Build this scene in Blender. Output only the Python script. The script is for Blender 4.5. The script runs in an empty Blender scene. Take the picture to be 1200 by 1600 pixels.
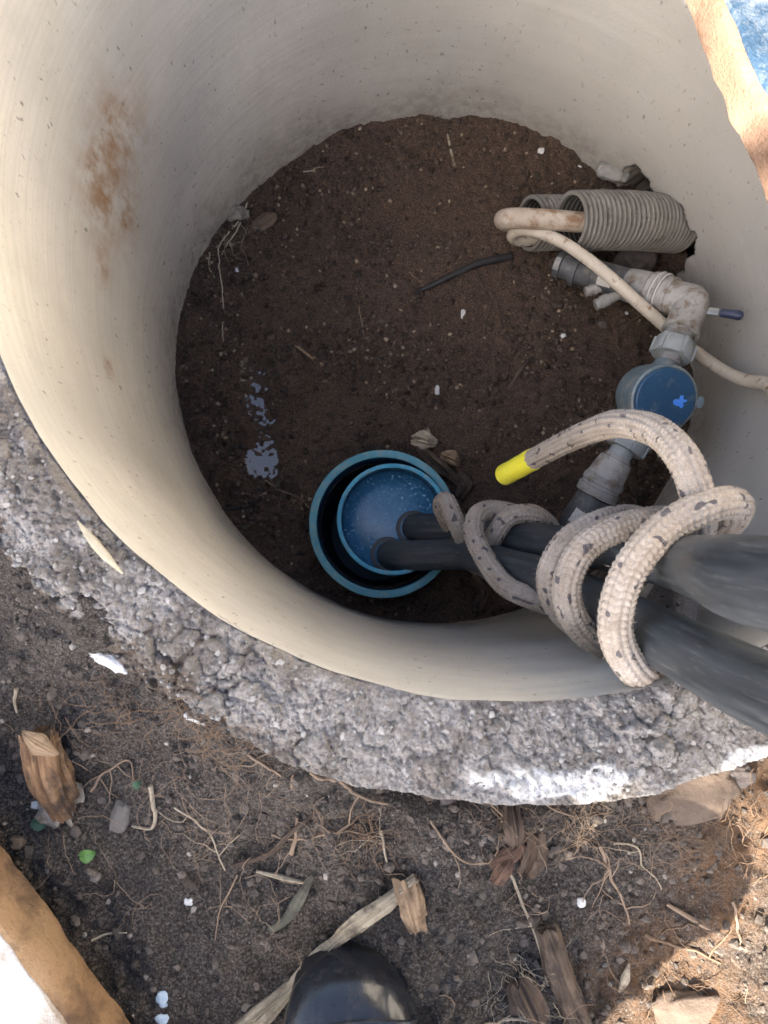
import bpy, math, random
import numpy as np
from mathutils import Matrix, Vector

random.seed(7)
rng = np.random.default_rng(7)
S = bpy.context.scene
COL = S.collection
R_IN, R_OUT, Z_FLOOR = 0.40, 0.472, -0.605

# ------------------------------------------------------------------ camera
F_PX, PITCH, ROLL = 1150.0, 0.06513, 0.34007          # recovered from the ring's two ellipses
CAM = np.array([-0.001, -0.3188, 0.5162])
MROT = (Matrix.Rotation(PITCH, 3, 'X') @ Matrix.Rotation(ROLL, 3, 'Z'))
cd = bpy.data.cameras.new('camera'); cam = bpy.data.objects.new('camera', cd); COL.objects.link(cam)
cd.sensor_fit = 'HORIZONTAL'; cd.sensor_width = 36.0; cd.lens = 36.0 * F_PX / 1200.0
cd.clip_start = 0.01; cd.clip_end = 500
cd.dof.use_dof = True; cd.dof.focus_distance = 0.85; cd.dof.aperture_fstop = 22
cam.matrix_world = Matrix.Translation(Vector(CAM)) @ MROT.to_4x4()
S.camera = cam

# ------------------------------------------------------------------ sky, sun, exposure
SUN_AZ = np.array([-0.36, -0.93]); SUN_AZ /= np.linalg.norm(SUN_AZ)
SUN_EL = math.radians(42)
W = bpy.data.worlds.new('World'); S.world = W; W.use_nodes = True
wn = W.node_tree; bgn = wn.nodes['Background']
sky = wn.nodes.new('ShaderNodeTexSky'); sky.sky_type = 'NISHITA'; sky.sun_disc = False
sky.sun_elevation = SUN_EL; sky.sun_rotation = math.atan2(SUN_AZ[0], SUN_AZ[1])
sky.air_density = 1.0; sky.dust_density = 6.0; sky.ozone_density = 0.6
wn.links.new(sky.outputs[0], bgn.inputs[0]); bgn.inputs[1].default_value = 0.075
sd = bpy.data.lights.new('sun', 'SUN'); sun = bpy.data.objects.new('sun', sd); COL.objects.link(sun)
sd.energy = 4.5; sd.angle = math.radians(0.5); sd.color = (1.0, 0.86, 0.68)
SUN_DIR = np.array([SUN_AZ[0] * math.cos(SUN_EL), SUN_AZ[1] * math.cos(SUN_EL), math.sin(SUN_EL)])  # towards the sun
sun.rotation_euler = Vector(SUN_DIR).to_track_quat('Z', 'Y').to_euler()
sun.location = (-2, -5, 6)
S.view_settings.view_transform = 'Standard'; S.view_settings.look = 'None'
S.view_settings.gamma = 1; S.view_settings.exposure = 2.92
S.view_settings.use_white_balance = True; S.view_settings.white_balance_temperature = 6050   # the phone's shade white balance
S.cycles.max_bounces = 8; S.cycles.diffuse_bounces = 5; S.cycles.glossy_bounces = 4
S.view_settings.use_curve_mapping = False

# ------------------------------------------------------------------ numeric helpers
MR = np.array(MROT)
def ray(px, py):
    return MR @ np.array([(px - 600) / F_PX, -(py - 800) / F_PX, -1.0])
def P(px, py, z):                     # photo position + real height -> place in the scene
    d = ray(px, py); return CAM + d * ((z - CAM[2]) / d[2])
def on_surface(px, py, fz):           # where that line of sight meets a height field
    z = -0.08
    for _ in range(6):
        p = P(px, py, z); z = float(fz(p[0:1], p[1:2])[0])
    p[2] = z; return p
def on_wall(px, py):
    d = ray(px, py); a = d[0]**2 + d[1]**2; b = 2 * (CAM[0]*d[0] + CAM[1]*d[1]); c = CAM[0]**2 + CAM[1]**2 - R_IN**2
    t = (-b + math.sqrt(b*b - 4*a*c)) / (2*a); p = CAM + d*t
    return math.atan2(p[1], p[0]), p[2]
def hsh(ix, iy, iz=0, k=0):
    h = (ix.astype(np.int64) * 374761393 + iy.astype(np.int64) * 668265263 + np.int64(iz) * 2147483647 + k * 974634777) if np.isscalar(iz) else \
        (ix.astype(np.int64) * 374761393 + iy.astype(np.int64) * 668265263 + iz.astype(np.int64) * 1442695041 + k * 974634777)
    h = (h ^ (h >> 13)) * 1274126177
    h = h & 0x7fffffff
    h = (h ^ (h >> 16)) * 2246822519 & 0x7fffffff
    return ((h ^ (h >> 15)) & 0xffffff) / float(0xffffff)
def noise3(x, y, z, k=0):
    ix, iy, iz = np.floor(x), np.floor(y), np.floor(z)
    fx, fy, fz = x-ix, y-iy, z-iz
    u, v, w = (t*t*t*(t*(t*6-15)+10) for t in (fx, fy, fz))
    r = 0
    for a in (0, 1):
        for b in (0, 1):
            for c in (0, 1):
                r = r + hsh(ix+a, iy+b, iz+c, k) * (u if a else 1-u) * (v if b else 1-v) * (w if c else 1-w)
    return r*2-1
def fbm(x, y, z=None, oct=4, k=0, gain=.5):
    x = np.asarray(x, float); y = np.asarray(y, float)
    z = np.zeros_like(x) if z is None else np.asarray(z, float)
    r = 0; a = 1; f = 1
    for i in range(oct):
        r = r + a*noise3(x*f, y*f, z*f, k+i*7); a *= gain; f *= 2.03
    return r
def voro(x, y, k=0, jit=.9):
    ix, iy = np.floor(x), np.floor(y); d1 = np.full(x.shape, 9.); d2 = d1.copy(); cid = np.zeros(x.shape)
    for a in (-1, 0, 1):
        for b in (-1, 0, 1):
            cx = ix+a; cy = iy+b
            px = cx+.5+jit*(hsh(cx, cy, 0, k)-.5); py = cy+.5+jit*(hsh(cx, cy, 0, k+3)-.5)
            d = np.hypot(x-px, y-py); h = hsh(cx, cy, 0, k+5)
            n = d < d1
            d2 = np.where(n, d1, np.minimum(d2, d)); cid = np.where(n, h, cid); d1 = np.where(n, d, d1)
    return d1, d2, cid
def sstep(a, b, x):
    t = np.clip((x-a)/(b-a), 0, 1); return t*t*(3-2*t)

# ------------------------------------------------------------------ object helpers
def tag(o, label=None, cat=None, group=None, kind=None):
    if label: o['label'] = label
    if cat: o['category'] = cat
    if group: o['group'] = group
    if kind: o['kind'] = kind
    return o
def mesh(name, V, F, attrs=None, smooth=True, cols=None):
    me = bpy.data.meshes.new(name); V = np.asarray(V, np.float32)
    if isinstance(F, np.ndarray):
        n, k = F.shape
        me.vertices.add(len(V)); me.vertices.foreach_set('co', V.ravel())
        me.loops.add(n*k); me.loops.foreach_set('vertex_index', F.astype(np.int32).ravel())
        me.polygons.add(n); me.polygons.foreach_set('loop_start', np.arange(0, n*k, k, dtype=np.int32))
        me.polygons.foreach_set('loop_total', np.full(n, k, np.int32)); me.update(calc_edges=True)
    else:
        me.from_pydata(V.tolist(), [], [list(map(int, f)) for f in F])
    me.polygons.foreach_set('use_smooth', np.full(len(me.polygons), smooth))
    for nm, a in (attrs or {}).items():
        a = np.asarray(a, np.float32)
        if a.ndim == 1:
            at = me.attributes.new(nm, 'FLOAT', 'POINT'); at.data.foreach_set('value', a)
        else:
            at = me.attributes.new(nm, 'FLOAT_VECTOR', 'POINT'); at.data.foreach_set('vector', a.ravel())
    me.validate(); me.update()
    if smooth and not isinstance(F, np.ndarray): me.set_sharp_from_angle(angle=math.radians(38))
    return me
def obj(name, V, F, mat, parent=None, attrs=None, smooth=True, base=None):
    V = np.asarray(V, float)
    if parent is not None: off = np.array(parent['_base'])
    else:
        off = np.array(base) if base is not None else np.array([V[:, 0].mean(), V[:, 1].mean(), V[:, 2].min()])
    o = bpy.data.objects.new(name, mesh(name, V-off, F, attrs, smooth)); COL.objects.link(o)
    o.data.materials.append(mat)
    if parent is not None: o.parent = parent
    else: o.location = off
    o['_base'] = [float(t) for t in off]
    return o
def thing(name, label, cat, loc, group=None):
    o = bpy.data.objects.new(name, None); COL.objects.link(o); o.location = loc; o.empty_display_size = .03
    o['_base'] = [float(t) for t in loc]
    return tag(o, label, cat, group)
def join(*parts):
    V = []; F = []; n = 0
    for v, f in parts:
        V.append(np.asarray(v, float)); F += [[int(i)+n for i in q] for q in f]; n += len(v)
    return np.concatenate(V), F
def grid_faces(nu, nv, wrap_u=False, wrap_v=False):
    i = np.arange(nu if wrap_u else nu-1); j = np.arange(nv if wrap_v else nv-1)
    I, J = np.meshgrid(i, j, indexing='ij'); I2 = (I+1) % nu; J2 = (J+1) % nv
    return np.stack([I*nv+J, I2*nv+J, I2*nv+J2, I*nv+J2], -1).reshape(-1, 4)
def spline(pts, step):
    pts = [np.asarray(p, float) for p in pts]
    pts = [2*pts[0]-pts[1]] + pts + [2*pts[-1]-pts[-2]]
    out = []
    for i in range(1, len(pts)-2):
        a, b, c, d = pts[i-1:i+3]
        t0 = 0; t1 = t0+np.linalg.norm(b-a)**.5+1e-6; t2 = t1+np.linalg.norm(c-b)**.5+1e-6; t3 = t2+np.linalg.norm(d-c)**.5+1e-6
        n = max(2, int(np.linalg.norm(c-b)/step))
        for k in range(n):
            t = t1+(t2-t1)*k/n
            A1 = (t1-t)/(t1-t0)*a+(t-t0)/(t1-t0)*b; A2 = (t2-t)/(t2-t1)*b+(t-t1)/(t2-t1)*c; A3 = (t3-t)/(t3-t2)*c+(t-t2)/(t3-t2)*d
            B1 = (t2-t)/(t2-t0)*A1+(t-t0)/(t2-t0)*A2; B2 = (t3-t)/(t3-t1)*A2+(t-t1)/(t3-t1)*A3
            out.append((t2-t)/(t2-t1)*B1+(t-t1)/(t2-t1)*B2)
    out.append(pts[-2]); return np.array(out)
def frames(path):
    T = np.gradient(path, axis=0); T /= np.linalg.norm(T, axis=1)[:, None]+1e-12
    n = np.cross(T[0], [0, 0, 1.0]);
    if np.linalg.norm(n) < .1: n = np.cross(T[0], [1.0, 0, 0])
    Ns = []
    for t in T:
        n = n - t*np.dot(n, t); n /= np.linalg.norm(n)+1e-12; Ns.append(n)
    Ns = np.array(Ns); return T, Ns, np.cross(T, Ns)
def tube(path, rad, nseg=12, radfn=None, caps=True):
    """swept tube; returns V, F, uv(vertex: length, angle)"""
    path = np.asarray(path, float); n = len(path); rad = np.broadcast_to(np.asarray(rad, float), (n,))
    T, A, B = frames(path); th = np.arange(nseg)*2*math.pi/nseg
    s = np.concatenate([[0], np.cumsum(np.linalg.norm(np.diff(path, axis=0), axis=1))])
    SS, TH = np.meshgrid(s, th, indexing='ij'); rr = rad[:, None]*np.ones_like(TH)
    if radfn is not None: rr = rr*radfn(SS, TH)
    V = path[:, None, :] + rr[..., None]*(np.cos(TH)[..., None]*A[:, None, :]+np.sin(TH)[..., None]*B[:, None, :])
    V = V.reshape(-1, 3); F = grid_faces(n, nseg, wrap_v=True)
    uv = np.stack([SS.ravel(), TH.ravel(), np.zeros(SS.size)], 1)
    if caps:
        F = F.tolist(); V = np.concatenate([V, path[:1], path[-1:]]); uv = np.concatenate([uv, [[0, 0, 0], [s[-1], 0, 0]]])
        m = n*nseg
        for j in range(nseg):
            F.append([m, (j+1) % nseg, j]); F.append([m+1, (n-1)*nseg+j, (n-1)*nseg+(j+1) % nseg])
    return V, F, uv
def lathe(prof, o, ax, nseg=40, closed=False):
    """prof: list of (along, radius) revolved about axis ax through o"""
    o = np.asarray(o, float); ax = np.asarray(ax, float)/np.linalg.norm(ax)
    a = np.cross(ax, [0, 0, 1.0]);
    if np.linalg.norm(a) < .1: a = np.cross(ax, [1.0, 0, 0])
    a /= np.linalg.norm(a); b = np.cross(ax, a); th = np.arange(nseg)*2*math.pi/nseg
    V = np.concatenate([o+ax*s+r*(np.cos(th)[:, None]*a+np.sin(th)[:, None]*b) for s, r in prof])
    F = grid_faces(len(prof), nseg, wrap_u=closed, wrap_v=True).tolist()
    if not closed:
        n = len(V); V = np.concatenate([V, [o+ax*prof[0][0]], [o+ax*prof[-1][0]]]); m = (len(prof)-1)*nseg
        for j in range(nseg):
            k = (j+1) % nseg; F.append([n, k, j]); F.append([n+1, m+j, m+k])
    return V, F
def box(c, ax, ay, az, bevel=0):
    c, ax, ay, az = (np.asarray(t, float) for t in (c, ax, ay, az))
    b = bevel; V = []; 
    for sz, k in ((-1, 1-b), (-(1-b), 1), (1-b, 1), (1, 1-b)):
        for sx, sy in ((-1, -1), (1, -1), (1, 1), (-1, 1)): V.append(c+ax*sx*k+ay*sy*k+az*sz)
    F = [[3, 2, 1, 0], [12, 13, 14, 15]]
    for l in range(3):
        for j in range(4): F.append([l*4+j, l*4+(j+1) % 4, (l+1)*4+(j+1) % 4, (l+1)*4+j])
    return np.array(V), F
def unit(v): v = np.asarray(v, float); return v/np.linalg.norm(v)

# base shapes for grains
def ico():
    p = (1+5**.5)/2
    v = np.array([[-1, p, 0], [1, p, 0], [-1, -p, 0], [1, -p, 0], [0, -1, p], [0, 1, p], [0, -1, -p], [0, 1, -p], [p, 0, -1], [p, 0, 1], [-p, 0, -1], [-p, 0, 1]])
    v /= np.linalg.norm(v[0])
    f = np.array([[0,11,5],[0,5,1],[0,1,7],[0,7,10],[0,10,11],[1,5,9],[5,11,4],[11,10,2],[10,7,6],[7,1,8],[3,9,4],[3,4,2],[3,2,6],[3,6,8],[3,8,9],[4,9,5],[2,4,11],[6,2,10],[8,6,7],[9,8,1]])
    return v, f
IV, IF = ico()
def subdiv(v, f):
    v = list(map(tuple, v)); idx = {}; nf = []
    def mid(a, b):
        k = (min(a, b), max(a, b))
        if k not in idx:
            m = (np.array(v[a])+np.array(v[b])); m /= np.linalg.norm(m); idx[k] = len(v); v.append(tuple(m))
        return idx[k]
    for a, b, c in f:
        x, y, z = mid(a, b), mid(b, c), mid(c, a); nf += [[a, x, z], [b, y, x], [c, z, y], [x, y, z]]
    return np.array(v), np.array(nf)
IV2, IF2 = subdiv(IV, IF); IV3, IF3 = subdiv(IV2, IF2); IV4, IF4 = subdiv(IV3, IF3)
def grains(pos, size, col, flat=.75, seed=1, bv=IV, bf=IF, rough=.28):
    g = np.random.default_rng(seed); n = len(pos); m = len(bv)
    ang = g.uniform(0, 2*math.pi, n); sc = size[:, None]*g.uniform(.65, 1.25, (n, 3)); sc[:, 2] *= flat
    v = bv[None]*(1+g.uniform(-rough, rough, (n, m, 1)))
    v = v*sc[:, None, :]; ti = g.uniform(-.5, .5, n)
    c, s = np.cos(ti)[:, None], np.sin(ti)[:, None]
    x, y, z = v[..., 0], v[..., 1]*c-v[..., 2]*s, v[..., 1]*s+v[..., 2]*c
    c, s = np.cos(ang)[:, None], np.sin(ang)[:, None]
    v = np.stack([x*c-y*s, x*s+y*c, z], -1)+pos[:, None, :]
    F = (bf[None]+(np.arange(n)*m)[:, None, None]).reshape(-1, 3)
    return v.reshape(-1, 3), F, np.repeat(col, m, axis=0)

# ------------------------------------------------------------------ material helpers
class M:
    def __init__(s, name):
        s.m = bpy.data.materials.new(name); s.m.use_nodes = True; s.t = s.m.node_tree; s.b = s.t.nodes['Principled BSDF']
        s.co = s.n('ShaderNodeTexCoord').outputs['Object']
    def n(s, k): return s.t.nodes.new(k)
    def l(s, a, b): s.t.links.new(a, b)
    def put(s, sock, v):
        if hasattr(v, 'is_output') or isinstance(v, bpy.types.NodeSocket): s.l(v, sock)
        elif isinstance(v, (tuple, list)) and len(v) == 3 and sock.type == 'RGBA': sock.default_value = (*v, 1)
        else: sock.default_value = v
    def attr(s, name, out='Fac'):
        a = s.n('ShaderNodeAttribute'); a.attribute_name = name; return a.outputs[out]
    def noise(s, scale, detail=4, rough=.55, vec=None, dist=0.):
        a = s.n('ShaderNodeTexNoise'); s.l(vec or s.co, a.inputs['Vector']); a.inputs['Scale'].default_value = scale
        a.inputs['Detail'].default_value = detail; a.inputs['Roughness'].default_value = rough; a.inputs['Distortion'].default_value = dist
        return a.outputs['Fac']
    def voro(s, scale, vec=None, feat='F1', out='Distance'):
        a = s.n('ShaderNodeTexVoronoi'); a.feature = feat; s.l(vec or s.co, a.inputs['Vector']); a.inputs['Scale'].default_value = scale
        return a.outputs[out]
    def map(s, vec, scale, loc=(0, 0, 0)):
        a = s.n('ShaderNodeMapping'); s.l(vec, a.inputs['Vector']); a.inputs['Scale'].default_value = scale; a.inputs['Location'].default_value = loc
        return a.outputs[0]
    def ramp(s, f, *stops):
        a = s.n('ShaderNodeValToRGB'); s.l(f, a.inputs[0]); e = a.color_ramp.elements
        while len(e) < len(stops): e.new(.5)
        for el, (p, c) in zip(e, stops):
            el.position = p; el.color = (*c, 1) if isinstance(c, (tuple, list)) else (c, c, c, 1)
        return a.outputs[0]
    def mix(s, f, a, b, mode='MIX'):
        n = s.n('ShaderNodeMix'); n.data_type = 'RGBA'; n.blend_type = mode
        s.put(n.inputs[0], f); s.put(n.inputs[6], a); s.put(n.inputs[7], b); return n.outputs[2]
    def math(s, op, a, b=0.):
        n = s.n('ShaderNodeMath'); n.operation = op; s.put(n.inputs[0], a); s.put(n.inputs[1], b); return n.outputs[0]
    def bump(s, h, strength=.5, dist=.002, normal=None):
        n = s.n('ShaderNodeBump'); s.l(h, n.inputs['Height']); n.inputs['Strength'].default_value = strength; n.inputs['Distance'].default_value = dist
        if normal: s.l(normal, n.inputs['Normal'])
        return n.outputs[0]
    def done(s, col, rough=.8, normal=None, spec=.5, **kw):
        s.put(s.b.inputs['Base Color'], col); s.put(s.b.inputs['Roughness'], rough); s.b.inputs['Specular IOR Level'].default_value = spec
        if normal: s.l(normal, s.b.inputs['Normal'])
        for k, v in kw.items(): s.put(s.b.inputs[k.replace('_', ' ')], v)
        return s.m

def m_soil(name, a, b, c, rough, spec=.3, wet=None, lt=(.24, .21, .175), sand=(.11, .095, .08)):
    m = M(name)
    col = m.ramp(m.noise(9, 6, .65), (.3, a), (.7, b))
    col = m.mix(m.ramp(m.noise(45, 6, .75), (.46, 0.), (.68, .8)), col, c)
    col = m.mix(m.ramp(m.noise(5, 4, .6, m.map(m.co, (1, 1, 1), (3, 8, 0))), (.5, 0.), (.72, .55)), col, sand)
    g = m.noise(430, 3, .85)
    col = m.mix(m.ramp(g, (.50, 0.), (.62, .9)), col, tuple(t*2.3 for t in b))
    col = m.mix(m.ramp(g, (.36, .9), (.47, 0.)), col, tuple(t*.3 for t in a))
    col = m.mix(m.math('MULTIPLY', m.attr('rust'), m.ramp(m.noise(70, 5, .75), (.36, .15), (.56, .9))), col, (.20, .115, .06))  # sunlit orange mixed into the soil colour
    sp = m.math('MULTIPLY', m.ramp(m.voro(300), (.16, 1.), (.24, 0.)), m.ramp(m.noise(26, 4, .7), (.44, 0.), (.58, 1.)))
    col = m.mix(sp, col, lt)
    h = m.math('ADD', m.noise(210, 6, .8), m.math('MULTIPLY', m.noise(700, 3, .7), .6))
    r = rough
    if wet: r = m.ramp(m.noise(7, 4, .6), (.38, wet), (.62, rough))
    return m.done(col, r, m.bump(h, 1., .006), spec)
MAT = {}
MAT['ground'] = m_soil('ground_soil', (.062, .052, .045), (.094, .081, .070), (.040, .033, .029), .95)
MAT['floor'] = m_soil('damp_soil', (.060, .037, .025), (.105, .069, .049), (.036, .024, .018), .75, .45, wet=.5, lt=(.18, .135, .095), sand=(.085, .06, .044))
def m_grain(name, rough=.85, k=1.):
    m = M(name); c = m.attr('col', 'Vector')
    col = m.mix(m.noise(300, 3, .7), c, m.mix(1., c, (.62, .62, .62), 'MULTIPLY'))
    return m.done(col, rough, m.bump(m.noise(700, 3, .7), .5, .001), .3)
MAT['grain'] = m_grain('grain'); MAT['grain_wet'] = m_grain('grain_damp', .55)
def m_wall():
    m = M('cast_concrete'); uv = m.attr('wuv', 'Vector')
    big = m.noise(2.2, 4, .6, m.map(uv, (1, 1.5, 1)))
    col = m.ramp(big, (.3, (.37, .36, .335)), (.52, (.42, .41, .385)), (.72, (.375, .372, .355)))
    col = m.mix(m.attr('clay'), col, (.71, .66, .565))  # paler cream stands in for warm bounced light
    line = m.noise(1, 5, .62, m.map(uv, (3.0, 190, 1)), .3)                       # marks of the spun form, round the ring
    col = m.mix(m.ramp(line, (.40, .26), (.60, 0.)), col, (.40, .38, .34))
    col = m.mix(m.ramp(m.noise(6, 5, .65, m.map(uv, (1, .7, 1), (2, 5, 0))), (.46, 0.), (.66, .3)), col, (.38, .355, .30))
    col = m.mix(m.ramp(m.noise(40, 5, .7), (.5, 0.), (.75, .35)), col, (.43, .40, .345))
    col = m.mix(m.ramp(m.noise(260, 3, .6), (.60, 0.), (.72, .35)), col, (.34, .31, .26))
    col = m.mix(m.math('MULTIPLY', m.attr('stain'), m.ramp(m.noise(30, 6, .7, m.map(uv, (1.4, .6, 1))), (.38, 0.), (.60, 1.))), col, (.30, .17, .08))
    fl = m.math('MULTIPLY', m.ramp(m.noise(1, 2, .5, m.map(uv, (150, 60, 1))), (.665, 0.), (.70, 1.)), m.ramp(m.noise(14, 3), (.42, .15), (.62, 1.)))
    col = m.mix(m.math('MULTIPLY', fl, .6), col, (.075, .06, .042))
    fl2 = m.math('MULTIPLY', m.ramp(m.noise(1, 3, .6, m.map(uv, (75, 110, 1), (3, 7, 0))), (.64, 0.), (.69, 1.)), m.attr('splash'))
    col = m.mix(m.math('MULTIPLY', fl2, .85), col, (.07, .05, .033))
    col = m.mix(m.math('MULTIPLY', m.attr('mud'), m.ramp(m.noise(55, 5, .7), (.30, 0.), (.62, 1.))), col, (.12, .09, .06))
    col = m.mix(m.attr('soil'), col, (.035, .027, .022))
    h = m.math('ADD', m.math('MULTIPLY', line, .35), m.noise(300, 4, .7))
    return m.done(col, m.ramp(m.noise(25, 3), (.3, .55), (.7, .75)), m.bump(h, .35, .0012), .35)
MAT['wall'] = m_wall()
def m_crust():
    m = M('crumbled_concrete')
    col = m.ramp(m.noise(24, 4, .55), (.28, (.20, .185, .168)), (.52, (.29, .276, .26)), (.75, (.35, .338, .325)))
    col = m.mix(m.ramp(m.noise(330, 3, .7), (.40, .6), (.54, 0.)), col, (.15, .13, .115))
    col = m.mix(m.ramp(m.voro(210), (.10, .7), (.18, 0.)), col, (.38, .37, .36))
    col = m.mix(m.attr('earth'), col, (.10, .08, .063))
    col = m.mix(m.math('MULTIPLY', m.attr('white'), m.ramp(m.noise(150, 5, .75), (.36, .25), (.52, 1.))), col, (.64, .635, .62))
    h = m.math('ADD', m.noise(240, 5, .75), m.math('MULTIPLY', m.voro(330), .7))
    return m.done(col, .92, m.bump(h, .9, .0025), .25)
MAT['crust'] = m_crust()
def m_simple(name, c1, c2, sc, rough, c3=None, sc3=200, th=(.58, .7), bump=.3, bd=.001, spec=.5, **kw):
    m = M(name); col = m.ramp(m.noise(sc, 5, .65), (.32, c1), (.68, c2))
    if c3: col = m.mix(m.ramp(m.noise(sc3, 4, .65), (th[0], 0.), (th[1], 1.)), col, c3)
    return m.done(col, rough, m.bump(m.noise(sc*8, 4, .7), bump, bd), spec, **kw)
def m_pe():
    m = M('black_pe_pipe'); uv = m.attr('tuv', 'Vector')
    st = m.noise(1, 5, .65, m.map(uv, (9, 2.2, 1)))
    col = m.ramp(st, (.28, (.018, .021, .025)), (.52, (.045, .051, .058)), (.75, (.085, .092, .10)))
    col = m.mix(m.ramp(m.noise(1, 4, .7, m.map(uv, (30, 7, 1), (5, 2, 0))), (.56, 0.), (.68, .6)), col, (.13, .13, .127))
    col = m.mix(m.ramp(m.noise(1, 3, .6, m.map(uv, (14, 60, 1))), (.64, 0.), (.68, .7)), col, (.02, .022, .025))
    return m.done(col, m.ramp(st, (.35, .38), (.7, .62)), m.bump(m.noise(1, 4, .7, m.map(uv, (60, 14, 1))), .12, .001), .35)
MAT['pe'] = m_pe()
def m_blue(name, c1, c2, c3, rough):
    m = M(name); col = m.ramp(m.noise(35, 4, .6), (.35, c1), (.65, c2))
    col = m.mix(m.ramp(m.noise(120, 5, .75), (.5, 0.), (.66, .9)), col, c3)
    return m.done(col, rough, m.bump(m.noise(240, 4, .7), .25, .001), .5)
MAT['blue_pipe'] = m_blue('blue_pvc', (.012, .07, .15), (.02, .11, .21), (.03, .10, .15), .45)
MAT['blue_cut'] = m_blue('blue_pvc_cut_edge', (.06, .21, .27), (.10, .27, .33), (.20, .235, .215), .7)
MAT['blue_cut2'] = m_blue('blue_pvc_cut_edge_bright', (.04, .24, .38), (.07, .30, .43), (.17, .26, .27), .65)
MAT['blue_plate'] = m_blue('wet_blue_plate', (.025, .105, .20), (.035, .13, .24), (.075, .18, .28), .18)
MAT['drop'] = M('droplet').done((.30, .52, .75), .08, None, .6, Alpha=.6)
def m_rope():
    m = M('rope_fibre'); uv = m.attr('tuv', 'Vector')
    col = m.ramp(m.noise(55, 5, .7), (.3, (.27, .23, .185)), (.5, (.39, .345, .295)), (.72, (.48, .44, .39)))
    col = m.mix(m.ramp(m.noise(16, 4, .6), (.42, 0.), (.62, .65)), col, (.30, .265, .23))
    f = m.noise(1, 0, .5, m.map(uv, (105, 1.25, 1)))
    col = m.mix(m.ramp(f, (.695, 0.), (.715, .95)), col, (.045, .052, .075))
    col = m.mix(m.ramp(m.noise(900, 2, .6), (.45, .45), (.65, 0.)), col, (.2, .155, .115))
    return m.done(col, .95, m.bump(m.noise(1200, 3, .7), .5, .0006), .15)
MAT['rope'] = m_rope()
MAT['fuzz'] = m_simple('rope_fuzz', (.5, .42, .33), (.6, .53, .45), 60, .95)
MAT['yellow'] = m_simple('yellow_tape', (.80, .72, .03), (.88, .82, .07), 60, .45, (.45, .36, .12), 130, (.66, .74))
MAT['conduit'] = m_simple('grey_conduit', (.145, .135, .12), (.215, .205, .185), 30, .7, (.09, .072, .055), 70, (.55, .7))
MAT['conduit_in'] = m_simple('conduit_inside', (.025, .024, .022), (.04, .038, .035), 30, .8)
MAT['cable'] = m_simple('cream_cable', (.43, .375, .30), (.53, .475, .395), 45, .6, (.20, .12, .06), 85, (.57, .70))
MAT['cable2'] = m_simple('dusty_beige_tube', (.36, .295, .23), (.45, .39, .325), 40, .6, (.22, .135, .075), 50, (.50, .66))
MAT['fit'] = m_simple('grey_fitting', (.20, .198, .19), (.29, .286, .277), 40, .65, (.14, .11, .08), 60, (.50, .66))
MAT['fit_lt'] = m_simple('pale_fitting', (.27, .262, .248), (.37, .362, .345), 40, .65, (.17, .13, .095), 60, (.50, .66))
MAT['fit_dk'] = m_simple('dark_fitting', (.045, .047, .052), (.085, .088, .094), 40, .55, (.15, .135, .115), 70, (.55, .7))
MAT['nut'] = m_simple('blue_grey_nut', (.23, .255, .265), (.33, .35, .35), 40, .6, (.17, .15, .12), 90, (.58, .7))
MAT['meter'] = m_simple('grey_blue_meter_body', (.10, .145, .175), (.18, .225, .245), 30, .5, (.27, .265, .24), 60, (.52, .68))
MAT['meter_lid'] = m_simple('blue_lid', (.014, .055, .12), (.02, .072, .15), 30, .4, (.07, .11, .15), 70, (.54, .70))
MAT['blue_mark'] = m_simple('bright_blue_sticker', (.06, .22, .8), (.08, .28, .85), 60, .4)
def m_sticker():
    m = M('printed_sticker'); w = m.n('ShaderNodeTexWave'); w.bands_direction = 'X'; m.l(m.co, w.inputs[0]); w.inputs['Scale'].default_value = 190; w.inputs['Distortion'].default_value = 6; w.inputs['Detail'].default_value = 3; w.inputs['Detail Scale'].default_value = 4
    return m.done(m.ramp(w.outputs['Fac'], (.22, (.25, .25, .24)), (.36, (.62, .6, .55))), .7)
MAT['sticker'] = m_sticker()
MAT['chrome'] = m_simple('dull_metal', (.35, .36, .38), (.55, .56, .58), 90, .3, Metallic=.9)
MAT['navy'] = m_simple('navy_plastic', (.02, .03, .07), (.035, .045, .09), 90, .4)
def m_lid(name, c1, c2, c3):
    m = M(name); col = m.ramp(m.noise(9, 5, .65), (.3, c1), (.68, c2))
    col = m.mix(m.ramp(m.noise(13, 5, .7, m.map(m.co, (1, 1, 1), (4, 1, 2))), (.47, 0.), (.62, .85)), col, c3)
    col = m.mix(m.ramp(m.noise(260, 3, .7), (.5, 0.), (.7, .35)), col, c3)
    return m.done(col, .9, m.bump(m.math('ADD', m.noise(45, 5, .7), m.noise(400, 3, .7)), .7, .003), .25)
MAT['lid_edge'] = m_lid('clay_stained_concrete', (.25, .145, .075), (.33, .22, .125), (.085, .055, .036))
MAT['lid_edge2'] = m_lid('clay_stained_concrete_pale', (.17, .105, .07), (.235, .16, .115), (.10, .06, .04))
MAT['lid_top'] = m_lid('pale_concrete_top', (.42, .395, .36), (.52, .50, .47), (.25, .175, .115))
MAT['lid_blue'] = m_lid('blue_sheet', (.012, .03, .06), (.035, .075, .13), (.17, .19, .21))
def m_wood(name, c1, c2, c3, k=1):
    m = M(name); uv = m.attr('tuv', 'Vector'); g = m.noise(1, 5, .65, m.map(uv, (22*k, 2.6, 1)), .5)
    col = m.ramp(g, (.33, c1), (.6, c2)); col = m.mix(m.ramp(m.noise(45, 5, .7), (.45, 0.), (.64, 1.)), col, c3)
    return m.done(col, .85, m.bump(m.noise(1, 5, .7, m.map(uv, (60, 9, 1))), .8, .002), .25)
MAT['wood_split'] = m_wood('split_wood', (.075, .038, .02), (.25, .155, .085), (.05, .035, .027))
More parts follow.
